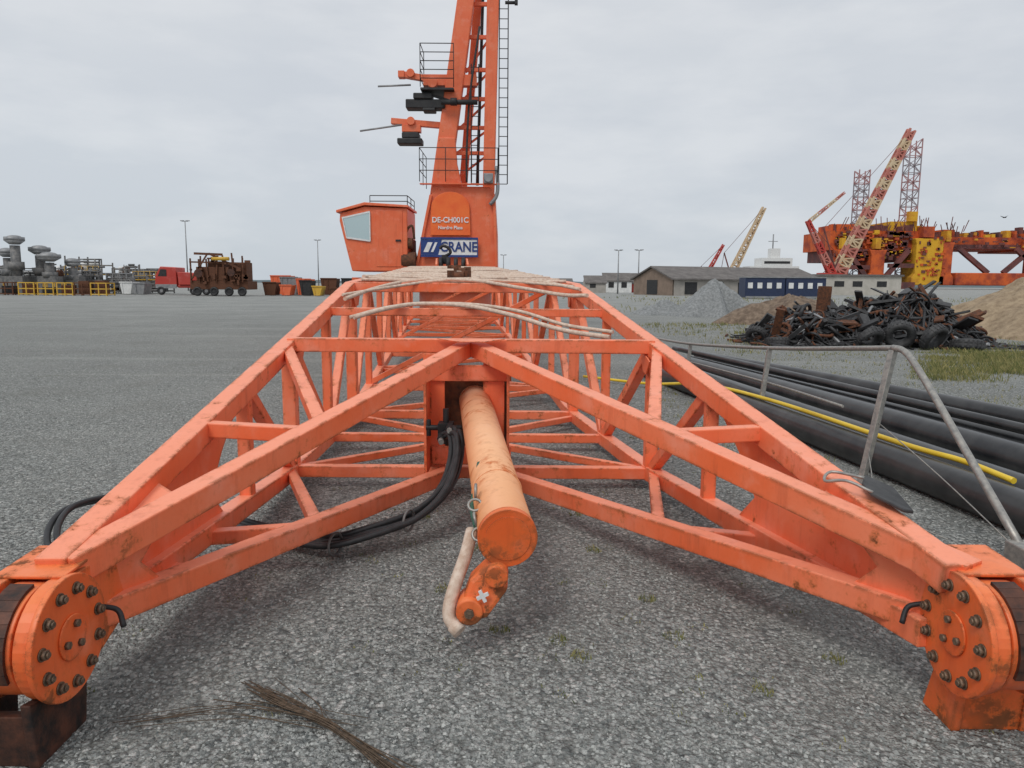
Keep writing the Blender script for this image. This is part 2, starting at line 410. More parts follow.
D=8.2;k=0
while D<21:
    e=min(D+1.725,21.95)
    bm_('cross_strut',T_(e,-1,-.01),T_(e,1,-.01),.08,.08)
    bm_('cross_strut',Bo(e,-1,.0),Bo(e,1,.0),.08,.08)
    s=1 if k%2 else -1
    bm_('diagonal_brace',T_(D+.08,s,-.02),T_(e-.08,-s,-.02),.07,.06)
    bm_('diagonal_brace',Bo(D+.08,s,-.01),Bo(e-.08,-s,-.01),.07,.06)
    if k%3==0: bm_('diagonal_brace',Bo(e,-1,.06),T_(e,1,-.06),.07,.07)
    D+=1.725;k+=1
hA=interp(HT,5.67)
plate('apex_gusset_plate',[B(5.60,-.26,hA+.0545),B(5.42,-.10,hA+.046),B(5.42,.10,hA+.046),B(5.60,.26,hA+.0545)],(0,0,.006))
m=MB()
for u in(-.33,.12): m.beam(B(5.52,u+.05,.2),B(5.52,u+.05,hA-.05),.16,.02)
m.beam(B(5.42,-.33,.2),B(5.42,-.33,.95),.02,.3); m.beam(B(5.42,.27,.2),B(5.42,.27,hA-.06),.02,.3)
m.beam(B(5.5,-.3,.93),B(5.5,.3,.93),.03,.12); m.beam(B(5.5,-.3,.3),B(5.5,.3,.3),.03,.14)
m.obj('centre_post',ORANGE,boom,bevel=.003)
one(lambda m:m.beam(B(5.66,-.3,.55),B(5.66,.3,.55),.02,.7),'centre_back_plate',RUSTY,boom)
p0=B(5.9,0.03,.71); p1=B(3.05,.07,.52); d=(p1-p0).normalized()
tubeo=one(lambda m:m.cyl(p0,p1,.123,n=40),'central_tube',TUBEM,boom)
m=MB(); m.cyl(p1-d*.03,p1+d*.012,.129,n=40); m.cyl(p1+d*.012,p1+d*.015,.10,n=32); m.obj('tube_end_cap',CAPM,boom,bevel=.003)
one(lambda m:m.torus(p1-d*.55,d,.125,.004,n=36,k=6),'tube_weld_ring',TUBEM,boom)
# feet: open forked ends with bolted pin flanges
for s,yo in((-1,0.0),(1,.06)):
    px=PX[s]; py=2.4+yo; pz=.385 if s<0 else .392
    X=lambda a:px+s*a
    def fork(m,xa,th,r=.205):
        poly=[]
        for i in range(25):
            t=math.radians(70+i*214/24); poly.append((X(xa),py+r*math.cos(t),pz+r*math.sin(t)))
        poly+=[(X(xa),py+.22,pz-.155),(X(xa),py+.40,pz-.09),(X(xa),py+.40,pz+.12),(X(xa),py+.30,pz+.20)]
        m.prism(poly,(s*th,0,0))
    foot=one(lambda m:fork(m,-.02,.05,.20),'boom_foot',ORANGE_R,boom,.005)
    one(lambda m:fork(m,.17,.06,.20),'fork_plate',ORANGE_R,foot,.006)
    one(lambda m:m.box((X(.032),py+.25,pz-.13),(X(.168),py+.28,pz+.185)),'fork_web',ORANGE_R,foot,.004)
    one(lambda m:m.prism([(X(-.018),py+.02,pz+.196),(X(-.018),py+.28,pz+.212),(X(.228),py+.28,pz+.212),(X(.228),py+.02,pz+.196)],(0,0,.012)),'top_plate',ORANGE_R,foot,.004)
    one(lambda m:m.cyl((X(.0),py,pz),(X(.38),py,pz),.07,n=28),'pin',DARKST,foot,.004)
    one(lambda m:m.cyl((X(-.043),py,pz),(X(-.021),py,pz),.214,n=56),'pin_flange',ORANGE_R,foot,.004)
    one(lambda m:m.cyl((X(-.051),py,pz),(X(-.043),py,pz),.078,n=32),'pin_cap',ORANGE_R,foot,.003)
    for i in range(11):
        t=2*math.pi*(i+.3)/11; c=V((X(-.043),py+.164*math.cos(t),pz+.164*math.sin(t)))
        m=MB(); m.cyl(c,c-V((s*.005,0,0)),.022,n=16); m.cyl(c-V((s*.005,0,0)),c-V((s*.019,0,0)),.0175,n=6); m.cyl(c-V((s*.019,0,0)),c-V((s*.026,0,0)),.010,n=10)
        m.obj('bolt',BOLT,foot)
    for i in range(3):
        t=2*math.pi*(i+.6)/3; c=V((X(-.051),py+.046*math.cos(t),pz+.046*math.sin(t)))
        one(lambda m:m.cyl(c,c-V((s*.013,0,0)),.014,n=6),'bolt',BOLT,foot)
    # orange lug between the fork plates with a worn dark rim strip and shoe
    one(lambda m:m.cyl((X(.045),py,pz),(X(.155),py,pz),.185,n=44),'mounting_lug',ORANGE_R,boom,.006)
    m=MB()
    for i in range(9):
        t0=math.radians(95+i*12);t1=math.radians(95+(i+1)*12); rr=.192
        m.beam((X(.10),py+rr*math.cos(t0),pz+rr*math.sin(t0)),(X(.10),py+rr*math.cos(t1),pz+rr*math.sin(t1)),.08,.012,up=(0,math.cos((t0+t1)/2),math.sin((t0+t1)/2)))
    m.obj('worn_liner',DARKST,boom)
    m=MB()
    yf=py-.155 if s<0 else py+.03
    m.prism([(X(.0),yf,0),(X(.0),py+.12 if s<0 else py+.22,0),(X(.0),py+.15,pz-.17),(X(.0),py-.02,pz-.19),(X(.0),py-.10,pz-.165),(X(.0),yf-.02,pz-.15 if s<0 else pz-.21)],(s*.035,0,0))
    m.prism([(X(.25),yf,0),(X(.25),py+.12 if s<0 else py+.22,0),(X(.25),py+.15,pz-.1),(X(.25),py-.10,pz-.1),(X(.25),yf-.02,pz-.15)],(s*.035,0,0))
    m.prism([(X(.034),yf+.01,.0),(X(.034),yf+.035,0),(X(.034),yf+.06,.17),(X(.034),yf-.01,.19)],(s*.22,0,0))
    m.obj('mounting_shoe',DARKST if s<0 else CAPM,boom,bevel=.005,label='dark rusty worn steel mounting shoe' if s<0 else 'rusty orange steel mounting shoe')
    one(lambda m:m.tube([(X(-.03),py+.20,pz+.02),(X(-.09),py+.21,pz+.0),(X(-.125),py+.18,pz-.05)],.010,n=8),'lock_lever',DARK,boom)
m=MB(); m.prism([(1.57,2.86,.70),(1.62,2.88,.69),(1.64,3.08,.73),(1.56,3.18,.76),(1.50,3.08,.75),(1.49,2.98,.735)],(.0,0,.015)); m.obj('rubber_strip',RUBBER2,boom,.005)
m=MB(); m.tube([(1.5,2.98,.75),(1.42,3.05,.78),(1.36,3.12,.76),(1.42,3.2,.78),(1.52,3.1,.78)],.007,n=6); m.obj('wire_shackle',GALV,boom)
m=MB(); m.box((-.53,5.2,.50),(-.42,5.32,.60)); m.cyl((-.475,5.26,.44),(-.475,5.26,.7),.022); m.cyl((-.62,5.26,.56),(-.36,5.26,.56),.02); m.cyl((-.50,5.2,.52),(-.50,5.12,.50),.028,n=6); m.cyl((-.44,5.2,.58),(-.44,5.12,.57),.028,n=6); m.cyl((-.60,5.26,.50),(-.60,5.26,.62),.016); m.obj('hydraulic_valve',DARK,boom,bevel=.003)
for a,b in(((-.50,5.13,.50),(-.49,5.04,.50)),((-.44,5.13,.57),(-.43,5.04,.58))): one(lambda m:m.cyl(a,b,.02,n=8),'hose_fitting',GALV,boom)
for i,(dx,dy,dz) in enumerate([(0,0,0),(.04,.03,.015),(-.035,.05,.0),(.02,-.05,.02),(.0,.08,.03)]):
    o=V((dx,dy,dz)); m=MB()
    P=[(-.47,5.14,.52),(-.40,5.03,.55),(-.38,4.85,.42),(-.43,4.6,.28),(-.58,4.38,.17),(-.82,4.2,.12),(-1.1,4.15,.07),(-1.5,4.4,.04),(-1.95,4.7,.03),(-2.35,4.85,.06),(-2.62,4.8,.15),(-2.78,4.5,.18),(-2.74,4.22,.13),(-2.58,4.02,.06),(-2.3,4.0,.03)]
    if i>1: P=P[:9]
    m.tube([V(p)+o for p in P],.019,n=10,sub=8); m.obj('hydraulic_hose',RUBBER,boom)
for p in((-.62,4.33,.17),(-1.02,4.13,.09)):
    one(lambda m:m.torus(p,(1,-.4,0),.065,.008,n=18,k=6),'hose_tie',GREYD,boom)
# cream ropes over the top of the boom
def rope(P,r=.02):
    m=MB(); m.tube([B(D,u,interp(HT,D)+h) for D,u,h in P],r,n=8,sub=7); m.obj('cream_rope',WEB,boom)
rope([(6.55,-1.0,.02),(6.75,-.75,.055),(6.95,-.45,.065),(6.9,0,.06),(6.7,.4,.02),(6.35,.8,-.03),(6.05,1.15,-.02)],.020)
rope([(6.65,-1.05,.0),(6.85,-.7,.055),(7.0,-.3,.06),(6.95,.1,.06),(6.8,.5,.03),(6.5,.85,-.02),(6.15,1.2,.0)],.016)
rope([(7.1,-1.15,.08),(7.9,-.9,.05),(8.25,-.5,.08),(8.2,.1,.08),(8.0,.6,.04),(7.6,1.0,.04),(7.3,1.2,.09)],.020)
rope([(7.3,-1.2,.08),(8.0,-.7,.05),(8.25,-.2,.08),(8.22,.4,.08),(8.1,.8,.07),(7.8,1.15,.09)],.016)
rope([(7.7,1.2,.08),(8.2,.8,.075),(8.6,.3,.04),(9.1,-.3,.05),(9.6,-.8,.06),(9.9,-1.15,.08)],.018)
rope([(8.4,.2,.09),(9.0,-.1,.03),(9.9,.25,.08),(11.6,-.1,.08),(13.4,.3,.08),(15,.0,.08),(17,.3,.08)],.024)
random.seed(31)
for off,ph in((0,1),(.2,-1),(.5,1),(1.1,-1),(2,1)):
    P=[];D=8.3+off;k=ph
    while D<20.5:
        P+= [(D,k*1.15,.075),(D+U(.1,.3),k*.6,.055+.03*R()),(D+.35+U(-.15,.2),U(-.15,.15),.05+.04*R()),(D+.6,-k*.6,.06+.03*R())]
        D+=.72+U(0,.6)+D*.02; k=-k
    rope(P,.019)
rope([(9.2,-1.2,.09),(10,-.9,.07),(11.6,-.7,.08),(12.4,.1,.04),(13.3,.8,.08),(14,1.15,.09)],.024)
for D,u in[(9.3,-.02),(12.9,.1),(16.4,.0)]:
    m=MB(); h=interp(HT,D)+.02
    m.box(B(D-.15,u-.16,h),B(D+.15,u+.16,h+.04)); m.cyl(B(D,u-.06,h+.08),B(D,u+.06,h+.08),.06,n=20); m.beam(B(D,u-.09,h+.03),B(D,u-.09,h+.15),.12,.015); m.beam(B(D,u+.09,h+.03),B(D,u+.09,h+.15),.12,.015)
    m.obj('rope_guide_sheave',RUSTY,boom,bevel=.004)
for u in(-.32,-.1,.12,.34): one(lambda m:m.cyl(B(22.1,u-.05,2.12),B(22.1,u+.05,2.12),.22,n=24),'tip_sheave',DARK,boom)
for u in(-.45,.45): bm_('tip_cheek_plate',B(21.4,u,1.95),B(22.4,u,2.15),.06,.34)
one(lambda m:(m.box(B(22.3,-.3,2.15),B(22.4,-.1,2.42)),m.tube([B(22.35,-.2,2.38),B(22.3,-.04,2.48),B(22.3,-.1,2.62),B(22.3,-.26,2.68),B(22.3,-.36,2.6)],.045)),'tip_hook',DARK,boom,.01)
hb=empty('safety_hook',(-.11,3.06,.17),'chunky orange hook block with white cross hanging under the tube','hook')
m=MB()
m.prism([(-.225,3.00,.20),(-.19,2.99,.155),(-.10,2.99,.18),(-.01,3.01,.30),(-.02,3.03,.385),(-.09,3.05,.41),(-.175,3.03,.33)],(0,.12,0)); m.obj('hook_body',CAPM,hb,bevel=.018)
one(lambda m:m.cyl((-.175,2.98,.21),(-.175,3.13,.21),.058,n=20),'lower_boss',ORANGE_R,hb,.006)
one(lambda m:m.cyl((-.06,2.99,.365),(-.06,3.13,.365),.05,n=20),'upper_boss',ORANGE_R,hb,.006)
one(lambda m:m.cyl((-.175,2.965,.21),(-.175,2.98,.21),.022,n=6),'boss_nut',BOLT,hb)
m=MB(); c=V((-.118,2.985,.285)); m.beam(c-V((.024,.002,.012)),c+V((.024,-.002,.012)),.012,.014); m.beam(c-V((-.012,.003,.024)),c+V((-.012,-.003,.024)),.012,.014,up=(1,0,0)); m.obj('white_cross_mark',WHITE_T,hb)
one(lambda m:m.torus((-.03,3.10,.425),(.5,.5,.3),.05,.008,n=24,k=6),'steel_ring',GALV,hb)
m=MB(); m.tube([(-.03,3.12,.40),(.02,3.08,.44),(.0,3.05,.49),(-.08,3.08,.47),(-.14,3.12,.44)],.008,n=6); m.obj('wire_shackle',GALV,hb)
pts=[V((-.10,3.12,.43)),V((-.13,3.14,.47)),V((-.15,3.18,.52)),V((-.165,3.24,.57)),V((-.165,3.3,.62)),V((-.165,3.38,.66))]
m=MB()
for i in range(len(pts)-1):
    c=(pts[i]+pts[i+1])/2; dd=(pts[i+1]-pts[i]).normalized(); ax=dd.cross(V((1,0,0)) if i%2 else V((0,1,0))).normalized()
    m.torus(c,ax,.031,.007,n=14,k=6)
m.obj('chain',GALV,hb)
m=MB(); m.tube([(-.18,3.28,.47),(-.20,3.18,.40),(-.235,3.10,.31),(-.262,3.05,.225),(-.262,3.02,.17),(-.235,3.0,.14)],.029,n=12,sub=7); m.cyl((-.243,3.0,.147),(-.215,2.98,.125),.033); m.obj('cream_sling_hose',WEB,hb)
m=MB(); m.tube([(-.17,3.8,.66),(-.19,3.5,.52),(-.16,3.25,.50)],.012,n=8); m.obj('green_cord',rough_mat('green_cord',(.03,.09,.06),(.05,.14,.1),20,.8),hb)

# ------------------------------------------------------------ crane with mast
cr=empty('pedestal_crane',(-2,25.5,0),'orange pedestal crane with tall mast standing behind its boom','crane')
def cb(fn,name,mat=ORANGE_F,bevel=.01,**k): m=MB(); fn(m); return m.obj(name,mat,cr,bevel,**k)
cb(lambda m:(m.cyl((-2,26,0),(-2,26,1.3),1.25,n=32),m.cyl((-2,26,1.3),(-2,26,1.42),1.5,n=32)),'pedestal')
cb(lambda m:(m.box((-5.3,24.6,1.42),(.0,28,1.75)),),'slewing_platform')
cb(lambda m:m.prism([(-3.3,24.5,1.75),(-.5,24.5,1.75),(-.52,24.5,3.2),(-.60,24.5,4.45),(-.75,24.5,4.68),(-2.4,24.5,4.68),(-2.68,24.5,4.4),(-3.1,24.5,2.6)],(0,1.6,0)),'machinery_housing',bevel=.04)
cb(lambda m:m.prism([(-2.66,24.52,4.45),(-1.6,24.52,4.45),(-1.82,24.52,5.4),(-1.88,24.52,6.2),(-2.40,24.52,6.2)],(0,.3,0)),'mast_base',bevel=.02)
for a,b in(((-3.2,24.46,1.8),(-2.66,24.46,4.4)),((-.54,24.46,1.8),(-.62,24.46,4.4))): cb(lambda m:m.beam(a,b,.08,.09),'housing_rib')
cb(lambda m:m.beam((-2.52,24.75,3.6),(-1.10,24.9,13.5),.60,.42,up=(0,1,0),w1=.50),'mast_leg',bevel=.03)
cb(lambda m:m.beam((-1.75,25.9,4.4),(-.95,25.6,13.5),.26,.3,up=(0,1,0)),'mast_leg')
cb(lambda m:m.beam((-.84,24.85,3.0),(-.62,24.9,13.5),.38,.4,up=(0,1,0)),'mast_leg',bevel=.03)
for z in(5.8,6.6,7.5,8.4,9.4,10.4,11.2):
    t=(z-3.6)/9.9
    cb(lambda m:m.beam((-2.52+1.42*t,25.0,z),(-.8,25.0,z),.10,.12),'mast_crossbar')
for z0,z1 in((4.9,5.8),(5.8,6.6),(6.6,7.5),(7.5,8.4),(8.4,9.4)):
    t0=(z0-3.6)/9.9
    cb(lambda m:m.beam((-2.52+1.42*t0+.25,25.3,z0),(-.85,25.3,z1),.07,.07),'mast_brace')
one(lambda m:m.box((-2.97,24.33,2.45),(-1.15,24.38,3.02)),'name_board',WHITE_T,cr,.004)
def frame(m):
    for a,b in(((-2.99,24.31,2.42),(-1.13,24.335,2.49)),((-2.99,24.31,2.98),(-1.13,24.335,3.05)),((-2.99,24.31,2.492),(-2.96,24.335,2.978)),((-1.16,24.31,2.492),(-1.13,24.335,2.978))): m.box(a,b)
one(frame,'board_frame',BLUE,cr)
text('CRANE',.44,(-1.76,24.315,2.735),BLUE,'board_lettering',cr,.84)
one(lambda m:m.prism([(-2.955,24.322,2.495),(-2.42,24.322,2.495),(-2.30,24.322,2.975),(-2.955,24.322,2.975)],(0,.008,0)),'board_emblem',BLUE,cr)
one(lambda m:m.prism([(-2.90,24.312,2.58),(-2.74,24.312,2.58),(-2.60,24.312,2.89),(-2.76,24.312,2.89)],(0,.008,0)),'board_emblem',WHITE_T,cr)
one(lambda m:m.prism([(-2.66,24.312,2.58),(-2.58,24.312,2.58),(-2.44,24.312,2.89),(-2.52,24.312,2.89)],(0,.008,0)),'board_emblem',WHITE_T,cr)
def arch(m):
    poly=[(-2.68,24.40,3.12),(-1.38,24.40,3.12)]
    for i in range(11):
        t=math.pi*i/10; poly.append((-2.03+.62*math.cos(t),24.40,4.0+.5*math.sin(t)))
    m.prism(poly,(0,.05,0))
one(arch,'number_board',SIGNOR,cr,.01)
text('DE-CH001C',.24,(-2.03,24.38,3.6),WHITE_T,'number_lettering',cr,.95)
text('Nordre Plass',.15,(-2.03,24.38,3.36),WHITE_T,'number_lettering',cr,1)
cab=MB()
x0,x1,ya,yb=-5.55,-3.40,24.2,26.2
cab.prism([(x0+.35,ya,1.95),(x1,ya,1.95),(x1,ya,3.95),(x0+.8,ya,4.0),(x0,ya,3.78),(x0-.02,ya,3.55)],(0,yb-ya,0))
cabo=cab.obj('cab',ORANGE_F,cr,.03)
one(lambda m:m.prism([(x0-.1,ya-.1,3.79),(x0+.8,ya-.1,4.03),(x1+.05,ya-.1,3.97),(x1+.05,ya-.1,4.04),(x0+.8,ya-.1,4.12),(x0-.1,ya-.1,3.87)],(0,2.2,0)),'cab_roof',ORANGE_F,cr,.01)
one(lambda m:m.prism([(x0+.22,ya-.02,3.03),(x0+.95,ya-.02,2.93),(x0+.95,ya-.02,3.8),(x0+.1,ya-.02,3.61)],(0,.015,0)),'cab_window',GLASS,cr)
one(lambda m:m.prism([(x0-.03,ya+.15,3.55),(x0+.29,ya+.15,2.2),(x0+.29,yb-.15,2.2),(x0-.03,yb-.15,3.55)],(-.02,0,0)),'cab_window',GLASS,cr)
def wf(m):
    m.beam((x0+.08,ya-.03,3.63),(x0+.97,ya-.03,3.83),.03,.05);m.beam((x0+.2,ya-.03,3.01),(x0+.97,ya-.03,2.91),.03,.05)
    m.beam((x0+.08,ya-.03,3.65),(x0+.21,ya-.03,3.0),.03,.045);m.beam((x0+.96,ya-.03,3.83),(x0+.96,ya-.03,2.9),.03,.045)
one(wf,'window_frame',WHITE_T,cr)
one(lambda m:m.box((x0+1.15,ya-.02,2.1),(x0+2.0,ya-.002,3.88)),'cab_door',ORANGE_F,cr,.008)
one(lambda m:m.box((x0+1.78,ya-.06,2.9),(x0+1.95,ya-.02,2.96)),'door_handle',DARK,cr)
def railing(m,pts,h,n=3,r=.02):
    for a,b in zip(pts,pts[1:]):
        a=V(a);b=V(b)
        for k in range(1,n+1): m.cyl(a+V((0,0,h*k/n)),b+V((0,0,h*k/n)),r,n=6)
        c=max(1,int((b-a).length/.7))
        for i in range(c+1): p=a.lerp(b,i/c); m.cyl(p,p+V((0,0,h)),r,n=6)
one(lambda m:railing(m,[(-4.6,24.3,4.0),(-3.4,24.3,4.0),(-3.4,26,4.0)],.35,2,.014),'cab_roof_rail',DARK,cr)
one(lambda m:(m.box((-3.75,24.9,1.8),(-3.3,25.6,3.0)),m.cyl((-3.6,24.4,2.3),(-3.15,24.4,2.3),.28,n=16),m.cyl((-3.55,24.4,2.85),(-3.25,24.4,2.85),.18,n=12),m.tube([(-3.5,24.3,3.0),(-3.4,24.3,3.3),(-3.25,24.3,3.4),(-3.2,24.4,3.0)],.04)),'winch_motor',RUSTY,cr,.01)
one(lambda m:(m.box((-3.0,24.3,4.72),(-.45,24.5,4.75)),),'walkway_deck',ORANGE_F,cr)
one(lambda m:railing(m,[(-3.0,26.2,4.8),(-3.0,24.3,4.8),(-.5,24.3,4.8),(-.5,26.2,4.8)],1.05,3,.013),'walkway_railing',DARK,cr)
one(lambda m:(m.box((-2.95,24.3,7.62),(-1.9,25.3,7.68)),m.beam((-1.9,24.6,7.3),(-2.9,24.6,7.6),.06,.08)),'upper_deck',DARK,cr)
one(lambda m:railing(m,[(-2.95,25.3,7.7),(-2.95,24.3,7.7),(-1.9,24.3,7.7)],1.3,5,.014),'upper_railing',DARK,cr)
one(lambda m:(m.box((-3.45,24.5,7.1),(-2.2,25.0,7.38)),m.box((-3.2,24.45,7.38),(-2.6,25.0,7.56)),m.box((-2.9,24.42,7.0),(-2.5,24.9,7.1))),'sheave_block',DARK,cr,.03)
one(lambda m:(m.cyl((-2.3,24.35,7.25),(-1.15,24.35,7.25),.08),m.cyl((-2.0,24.3,7.25),(-1.8,24.3,7.25),.12)),'cross_cylinder',DARK,cr)
one(lambda m:(m.box((-3.75,24.6,6.02),(-2.95,25.1,6.2)),m.box((-3.6,24.6,6.2),(-3.05,25.1,6.38))),'sheave_block',DARK,cr,.03)
one(lambda m:(m.beam((-3.65,24.8,8.2),(-2.1,24.8,7.95),.22,.18),m.box((-3.7,24.65,8.08),(-3.5,24.95,8.28)),m.cyl((-3.3,24.6,8.2),(-3.3,25,8.2),.13),m.beam((-2.9,24.8,8.0),(-1.2,24.8,8.0),.3,.34),m.cyl((-2.6,24.55,7.9),(-2.6,25,7.9),.16)),'hoist_arm',ORANGE_F,cr,.01)
one(lambda m:(m.beam((-3.95,24.8,6.75),(-2.0,24.8,6.6),.22,.18),m.box((-3.6,24.65,6.4),(-3.0,24.95,6.62)),m.cyl((-3.3,24.55,6.72),(-3.3,25,6.72),.13)),'hoist_arm',ORANGE_F,cr,.01)
one(lambda m:m.cyl((-4.35,24.7,7.8),(-3.3,24.7,7.85),.03),'limit_rod',GREYM,cr)
one(lambda m:m.cyl((-4.95,24.7,6.42),(-3.6,24.7,6.62),.03),'limit_rod',GREYM,cr)
def ladder(m,x,y,z0,z1,w=.28):
    m.cyl((x-w/2,y,z0),(x-w/2,y,z1),.018,n=6);m.cyl((x+w/2,y,z0),(x+w/2,y,z1),.018,n=6)
    z=z0
    while z<z1: m.cyl((x-w/2,y,z),(x+w/2,y,z),.013,n=6); z+=.3
one(lambda m:ladder(m,-.34,24.8,4.8,13.2),'ladder',DARK,cr)
one(lambda m:ladder(m,-1.25,24.7,4.8,8.5,.24),'ladder',DARK,cr)
one(lambda m:m.cyl((-1.2,25.2,4.8),(-.95,25.2,13),.05,n=10),'mast_cable',DARK,cr)
one(lambda m:m.tube([(-1.5,24.4,4.8),(-1.5,24.45,5.8),(-1.4,24.5,7.5),(-1.1,24.6,9.6)],.035,n=8),'mast_cable',DARK,cr)
one(lambda m:(m.tube([(-.75,24.4,4.1),(-.55,24.35,4.35),(-.5,24.35,4.7),(-.55,24.4,5.3)],.06,n=8)),'cable_loop',GREYM,cr)
one(lambda m:(m.box((-.95,24.15,4.75),(-.65,24.4,5.05)),m.cyl((-.8,24.15,4.9),(-.8,24.08,4.9),.13)),'flood_lamp',GREYM,cr,.01)
one(lambda m:(m.cyl((-.3,24.7,10.35),(.1,24.7,10.35),.05),m.box((.0,24.6,10.3),(.1,24.8,10.45))),'signal_horn',DARK,cr)

# ------------------------------------------------------------ pipes on the ground
def pipe(a,b,r,lab,mat=PIPEB,z=None,mid=0):
    m=MB(); z=r if z is None else z
    a=V((a[0],a[1],z)); b=V((b[0],b[1],z)); c=(a+b)/2+V((mid,0,0))
    m.tube([a,a.lerp(c,.5)+V((mid*.25,0,0)),c,c.lerp(b,.5)+V((mid*.25,0,0)),b],r,n=24,sub=8)
    return m.obj('plastic_pipe',mat,label=lab,category='pipe',group='pipes lying on the gravel')
pb='long black plastic pipe lying on the gravel'; pg='long blue-grey plastic pipe lying on the gravel'
pipe((3.56,2.6),(2.32,13.0),.14,pb,mid=.05)
pipe((3.90,3.0),(2.66,14.0),.135,pb,mid=-.01)
pipe((4.55,3.2),(3.02,14.4),.15,pb,mid=.12)
pipe((5.25,4.0),(3.38,14.0),.13,pg,mid=-.02)
pipe((6.35,4.8),(3.85,15.2),.12,pb,mid=.22)
pipe((4.95,4.2),(3.25,14.8),.05,pg,z=.33,mid=.05)
m=MB(); m.tube([(3.42,4.9,.29),(3.36,5.4,.31),(3.22,6.0,.31),(2.93,8.2,.31),(2.60,10.0,.25),(2.1,11.3,.08),(1.2,12.3,.06)],.022,n=12,sub=8)
m.obj('yellow_pipe',YELLOWP,label='thin yellow plastic pipe draped over black pipes',category='pipe',group='pipes lying on the gravel')
hr=empty('handrail',(2.95,6,0),'bent galvanised steel handrail leaning among the pipes','handrail')
one(lambda m:m.tube([(2.82,15.2,.52),(2.95,12.3,.62),(3.0,8.6,.87),(2.99,6.4,1.06),(2.97,5.75,1.12)],.022,n=10,sub=4),'top_rail',GALV,hr)
one(lambda m:m.tube([(2.97,5.76,1.12),(2.98,5.62,1.11),(2.98,5.45,1.03),(2.97,5.1,.80),(2.90,4.0,.10)],.025,n=10,sub=5),'end_rail',GALV,hr)
for a,b in(((2.97,5.75,1.10),(2.74,5.65,0.02)),((3.0,8.6,.86),(2.90,8.55,.05)),((2.97,12.3,.6),(2.92,12.3,.05))):
    one(lambda m:m.beam(a,b,.05,.05),'post',GALV,hr,.004)
one(lambda m:m.tube([(2.96,12.3,.32),(3.01,8.6,.46),(2.9,6.4,.55)],.013,n=8,sub=4),'mid_rail',GALV,hr)
one(lambda m:m.tube([(2.86,5.72,.55),(2.9,4.9,.33),(2.87,4.05,.13)],.004,n=6,sub=4),'stay_wire',GALV,hr)
one(lambda m:m.tube([(2.80,5.68,.3),(2.6,5.2,.25),(2.5,4.9,.1),(2.7,4.4,.05)],.004,n=6,sub=4),'stay_wire',GALV,hr)
one(lambda m:m.box((2.84,3.9,.02),(2.98,4.1,.16)),'end_clamp',GALV,hr,.01)
m=MB()
for i in range(30):
    t=U(0,.45); a=V((-1.05,2.76,.015)).lerp(V((-.62,2.42,.02)),t)+V((U(-.03,.03),U(-.02,.02),0)); 
    b=V((-.62,2.44,.022))+V((U(-.015,.015),U(-.01,.01),U(0,.012))); c=V((-.28,2.13,.015))+V((U(-.06,.06),U(-.04,.04),U(-.008,.02)))
    if R()<.35: a=a+V((U(-.1,.15),U(-.12,.1),0)) 
    m.tube([a,a.lerp(b,.5)+V((U(-.025,.025),U(-.025,.025),.006)),b,c],U(.001,.0024),n=4,sub=4)
m.tube([(-1.0,2.74,.015),(-.8,2.56,.02),(-.6,2.42,.02),(-.33,2.2,.018)],.005,n=6)
for i in range(7):
    a=V((-1.35,2.5,.01))+V((U(-.1,.1),U(-.05,.05),0)); m.tube([a,a+V((.35,.06+U(-.03,.03),.006)),a+V((.75,U(-.05,.02),.006))],.0014,n=4,sub=4)
m.obj('dry_branch',DRY,label='frayed bundle of dry brown stalks on gravel',category='branch')

# ------------------------------------------------------------ heaps
def heap(name,cx,cy,rx,ry,h,mat,label,seed,rough=.12):
    random.seed(seed); n=72; rings=26; m=MB(); vs=[]
    ph=[(U(0,6.3),U(.05,.16),k) for k in(2,3,5,7)]
    for j in range(rings+1):
        f=j/rings
        for i in range(n):
            t=2*math.pi*i/n; k=1+sum(a*math.sin(q*t+p) for p,a,q in ph)
            x=cx+rx*f*k*math.cos(t); y=cy+ry*f*k*math.sin(t)
            z=h*max(0,(1-f**1.25))
            z*=1+.25*mathutils.noise.noise(V((x*.9,y*.9,seed))); z+=(rough*mathutils.noise.noise(V((x*3,y*3,seed)))+rough*.5*mathutils.noise.noise(V((x*8,y*8,seed))))*(1-f)
            vs.append((x,y,max(z,-.02) if f<1 else -.03))
    m.add(vs,[(j*n+i,j*n+(i+1)%n,(j+1)*n+(i+1)%n,(j+1)*n+i) for j in range(rings) for i in range(n)],0,True)
    return m.obj(name,mat,label=label,category='heap')
HG=rough_mat('grey_aggregate',(.15,.16,.16),(.29,.30,.30),9,.95,0,.8,.05)
HB_=rough_mat('brown_soil',(.10,.07,.05),(.24,.18,.13),5,.95,0,.8,.08)
HS=rough_mat('sand',(.22,.16,.10),(.38,.29,.19),4,.95,0,.9,.1)
heap('gravel_heap',10.3,38,2.1,2.2,1.75,HG,'pointed grey gravel heap on the yard',3)
heap('gravel_heap',8.0,39.5,1.6,1.6,.7,HG,'low grey gravel heap beside a taller one',4)
heap('soil_heap',11.3,30.5,2.4,2.2,1.35,HB_,'brown soil heap behind scrap hoses',5)
heap('soil_heap',14.6,29.0,2.6,2.2,1.15,HB_,'low brown soil heap behind scrap hoses',15)
heap('sand_heap',18.2,26.0,4.2,4.0,1.85,HS,'large brown sand heap with stones',6)
heap('sand_heap',23.5,30,4.6,4.0,2.1,HS,'large brown sand heap with stones',8)
random.seed(21); m=MB()
def ph_(x,y):
    a=max(0,1.2*(1-((x-11.0)/2.4)**2-((y-21.2)/2.1)**2))
    b=max(0,.80*(1-((x-8.6)/2.3)**2-((y-20.6)/1.7)**2))
    return max(a,b)*(1+.35*mathutils.noise.noise(V((x*1.3,y*1.3,3))))
vs=[]
